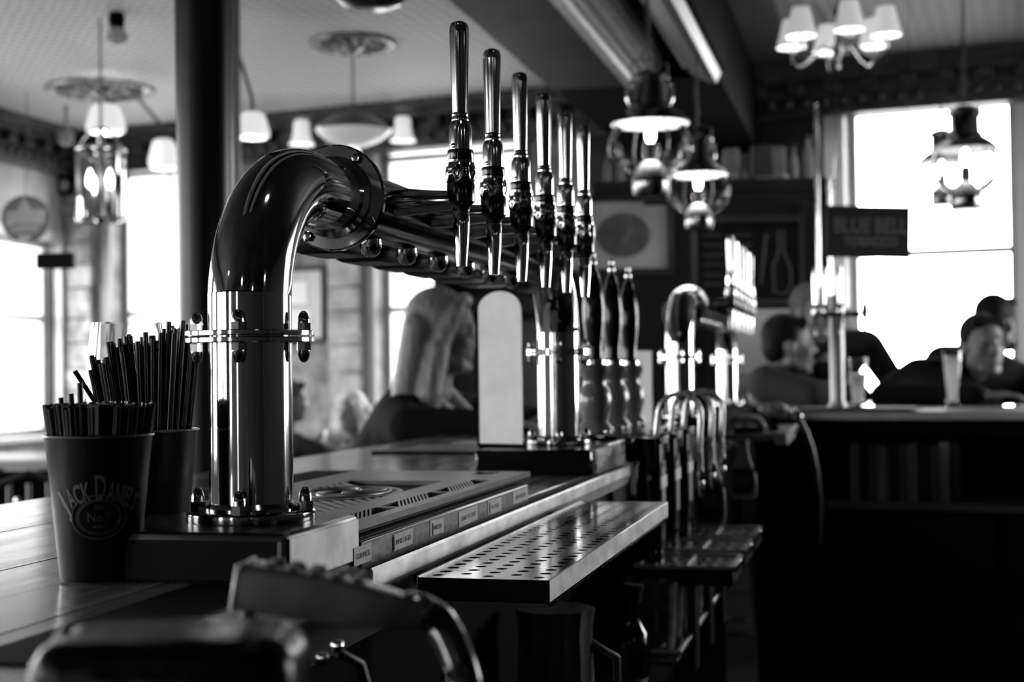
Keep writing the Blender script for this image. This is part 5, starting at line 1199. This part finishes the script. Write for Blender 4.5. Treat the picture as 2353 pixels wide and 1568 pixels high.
def joints(head, lean=.25, sh=.19, hunch=0, dx=0, el=((-.28, .10, .0), (.28, .10, .0)), ha=((-.2, .3, .0), (.2, .3, .0)), seat=None, floor=None, foot=.12, yawsh=0):
    """head centre in local coordinates (0,0,z) ; lean = forward distance head to pelvis"""
    H = Vector(head); nk = H + V3(dx * .5, -.035 - .03 * hunch, -.165 + .04 * hunch); ch = nk + V3(0, -.10 * lean * 2, -.18); pz = seat if seat else .92
    pv = V3(H.x + dx, H.y - lean, pz)
    ch = nk.lerp(pv, .34) + V3(0, .0, 0)
    cs, sn = math.cos(yawsh), math.sin(yawsh)
    J = dict(head=H, neck=nk, chest=ch, pelvis=pv)
    for i, s in enumerate(('l', 'r')):
        sg = -1 if i == 0 else 1
        J['sh_' + s] = nk + V3(sg * sh * cs + dx * .5, sg * sh * sn - .01, -.075 + .06 * hunch)
        J['el_' + s] = Vector(el[i]); J['ha_' + s] = Vector(ha[i])
        J['hip_' + s] = pv + V3(sg * .09, 0, -.02)
        if seat: J['kn_' + s] = pv + V3(sg * .13, .36, -.10); J['an_' + s] = pv + V3(sg * .13, .30, -.50)
        else: J['kn_' + s] = V3(pv.x + sg * .10, pv.y + .04, .50); J['an_' + s] = V3(pv.x + sg * .11, pv.y - .01, .09)
    return J
# blonde woman in profile: faces +x (rotated -90 deg)
q = P(1018, 772, 4.15); z = q.z
J = joints((0, 0, z), lean=.22, sh=.165, el=((-.20, .12, 1.13), (.24, .04, 1.13)), ha=((-.04, .30, 1.135), (.16, .26, 1.135)))
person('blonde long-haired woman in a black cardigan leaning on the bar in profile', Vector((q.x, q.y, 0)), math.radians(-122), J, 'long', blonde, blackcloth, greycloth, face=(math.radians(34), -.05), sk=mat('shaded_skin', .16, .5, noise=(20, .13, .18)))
# bar stools carry the seated men
def stool(x, y, zt, label):
    t = thing('bar_stool', label, 'bar stool', Vector((x, y, 0)), 0, 'bar stools at the return counter')
    MB().lathe([(.16, zt - .05), (.17, zt - .02), (.16, zt), (0, zt)], 28).build('seat', blackm, t)
    for k in range(4):
        a = k * math.pi / 2 + .5; MB().cyl((.2 * math.cos(a), .2 * math.sin(a), 0), (.12 * math.cos(a), .12 * math.sin(a), zt - .04), .014, seg=10).build('leg', blackm, t)
    MB().tube([(.175 * math.cos(a), .175 * math.sin(a), .25) for a in [k * math.pi / 12 for k in range(24)]], .008, 8, closed=True).build('foot_ring', chrome2, t)
def seated(px, py, Y, rz, label, lean, el, ha, sz=.80, **kw):
    q = P(px, py, Y); J = joints((0, 0, q.z), lean=lean, sh=kw.pop('sh', .20), hunch=kw.pop('hunch', 1), dx=kw.pop('dx', 0), el=el, ha=ha, seat=sz, yawsh=kw.pop('yawsh', 0))
    loc = Vector((q.x, q.y, 0)); person(label, loc, rz, J, **kw)
    pv = Matrix.Rotation(rz, 3, 'Z') @ J['pelvis']; stool(loc.x + pv.x, loc.y + pv.y, sz - .15, 'bar stool under the ' + label.split(' with')[0].split(' leaning')[0].split(' in ')[0])
# dark-haired man looking right
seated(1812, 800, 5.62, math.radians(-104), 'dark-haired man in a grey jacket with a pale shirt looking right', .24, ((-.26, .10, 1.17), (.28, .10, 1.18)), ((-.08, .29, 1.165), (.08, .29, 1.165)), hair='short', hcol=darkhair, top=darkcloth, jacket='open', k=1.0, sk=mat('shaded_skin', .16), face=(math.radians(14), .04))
# grey-haired man behind him, body to the right
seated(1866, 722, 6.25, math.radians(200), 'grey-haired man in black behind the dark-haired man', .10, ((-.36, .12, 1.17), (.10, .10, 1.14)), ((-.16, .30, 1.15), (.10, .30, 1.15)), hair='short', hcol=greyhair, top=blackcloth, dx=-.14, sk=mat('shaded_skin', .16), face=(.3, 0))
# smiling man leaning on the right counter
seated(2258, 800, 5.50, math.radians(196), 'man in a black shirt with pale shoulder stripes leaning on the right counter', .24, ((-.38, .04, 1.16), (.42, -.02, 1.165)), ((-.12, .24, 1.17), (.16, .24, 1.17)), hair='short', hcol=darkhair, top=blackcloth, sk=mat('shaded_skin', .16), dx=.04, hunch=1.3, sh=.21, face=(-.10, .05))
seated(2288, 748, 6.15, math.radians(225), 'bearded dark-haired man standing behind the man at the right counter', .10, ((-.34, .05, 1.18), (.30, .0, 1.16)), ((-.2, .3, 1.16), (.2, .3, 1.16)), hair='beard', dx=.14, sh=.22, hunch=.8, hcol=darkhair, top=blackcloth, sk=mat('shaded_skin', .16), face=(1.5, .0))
# far customers at the table
q = P(806, 950, 8.9); J = joints((0, 0, q.z), lean=.12, sh=.18, el=((-.24, .06, .80), (.24, .06, .80)), ha=((-.12, .26, .80), (.12, .26, .80)), seat=.55)
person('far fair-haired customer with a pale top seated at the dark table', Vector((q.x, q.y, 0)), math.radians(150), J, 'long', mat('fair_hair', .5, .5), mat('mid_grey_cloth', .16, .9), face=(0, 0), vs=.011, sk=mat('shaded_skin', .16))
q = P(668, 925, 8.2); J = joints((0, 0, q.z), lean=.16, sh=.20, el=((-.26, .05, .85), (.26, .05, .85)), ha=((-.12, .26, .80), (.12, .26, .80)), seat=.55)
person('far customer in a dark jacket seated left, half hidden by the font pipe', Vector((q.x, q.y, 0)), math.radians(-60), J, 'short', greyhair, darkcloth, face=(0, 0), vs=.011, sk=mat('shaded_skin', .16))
for px, Y, l, r_ in ((806, 8.95, 'dark chair under the far fair-haired customer', 2.6), (662, 8.2, 'dark chair under the far customer in the dark jacket', 1.1)):
    q = P(px, 900, Y); chair(Vector((q.x, q.y, 0)), r_, l)
bpy.context.view_layer.update()
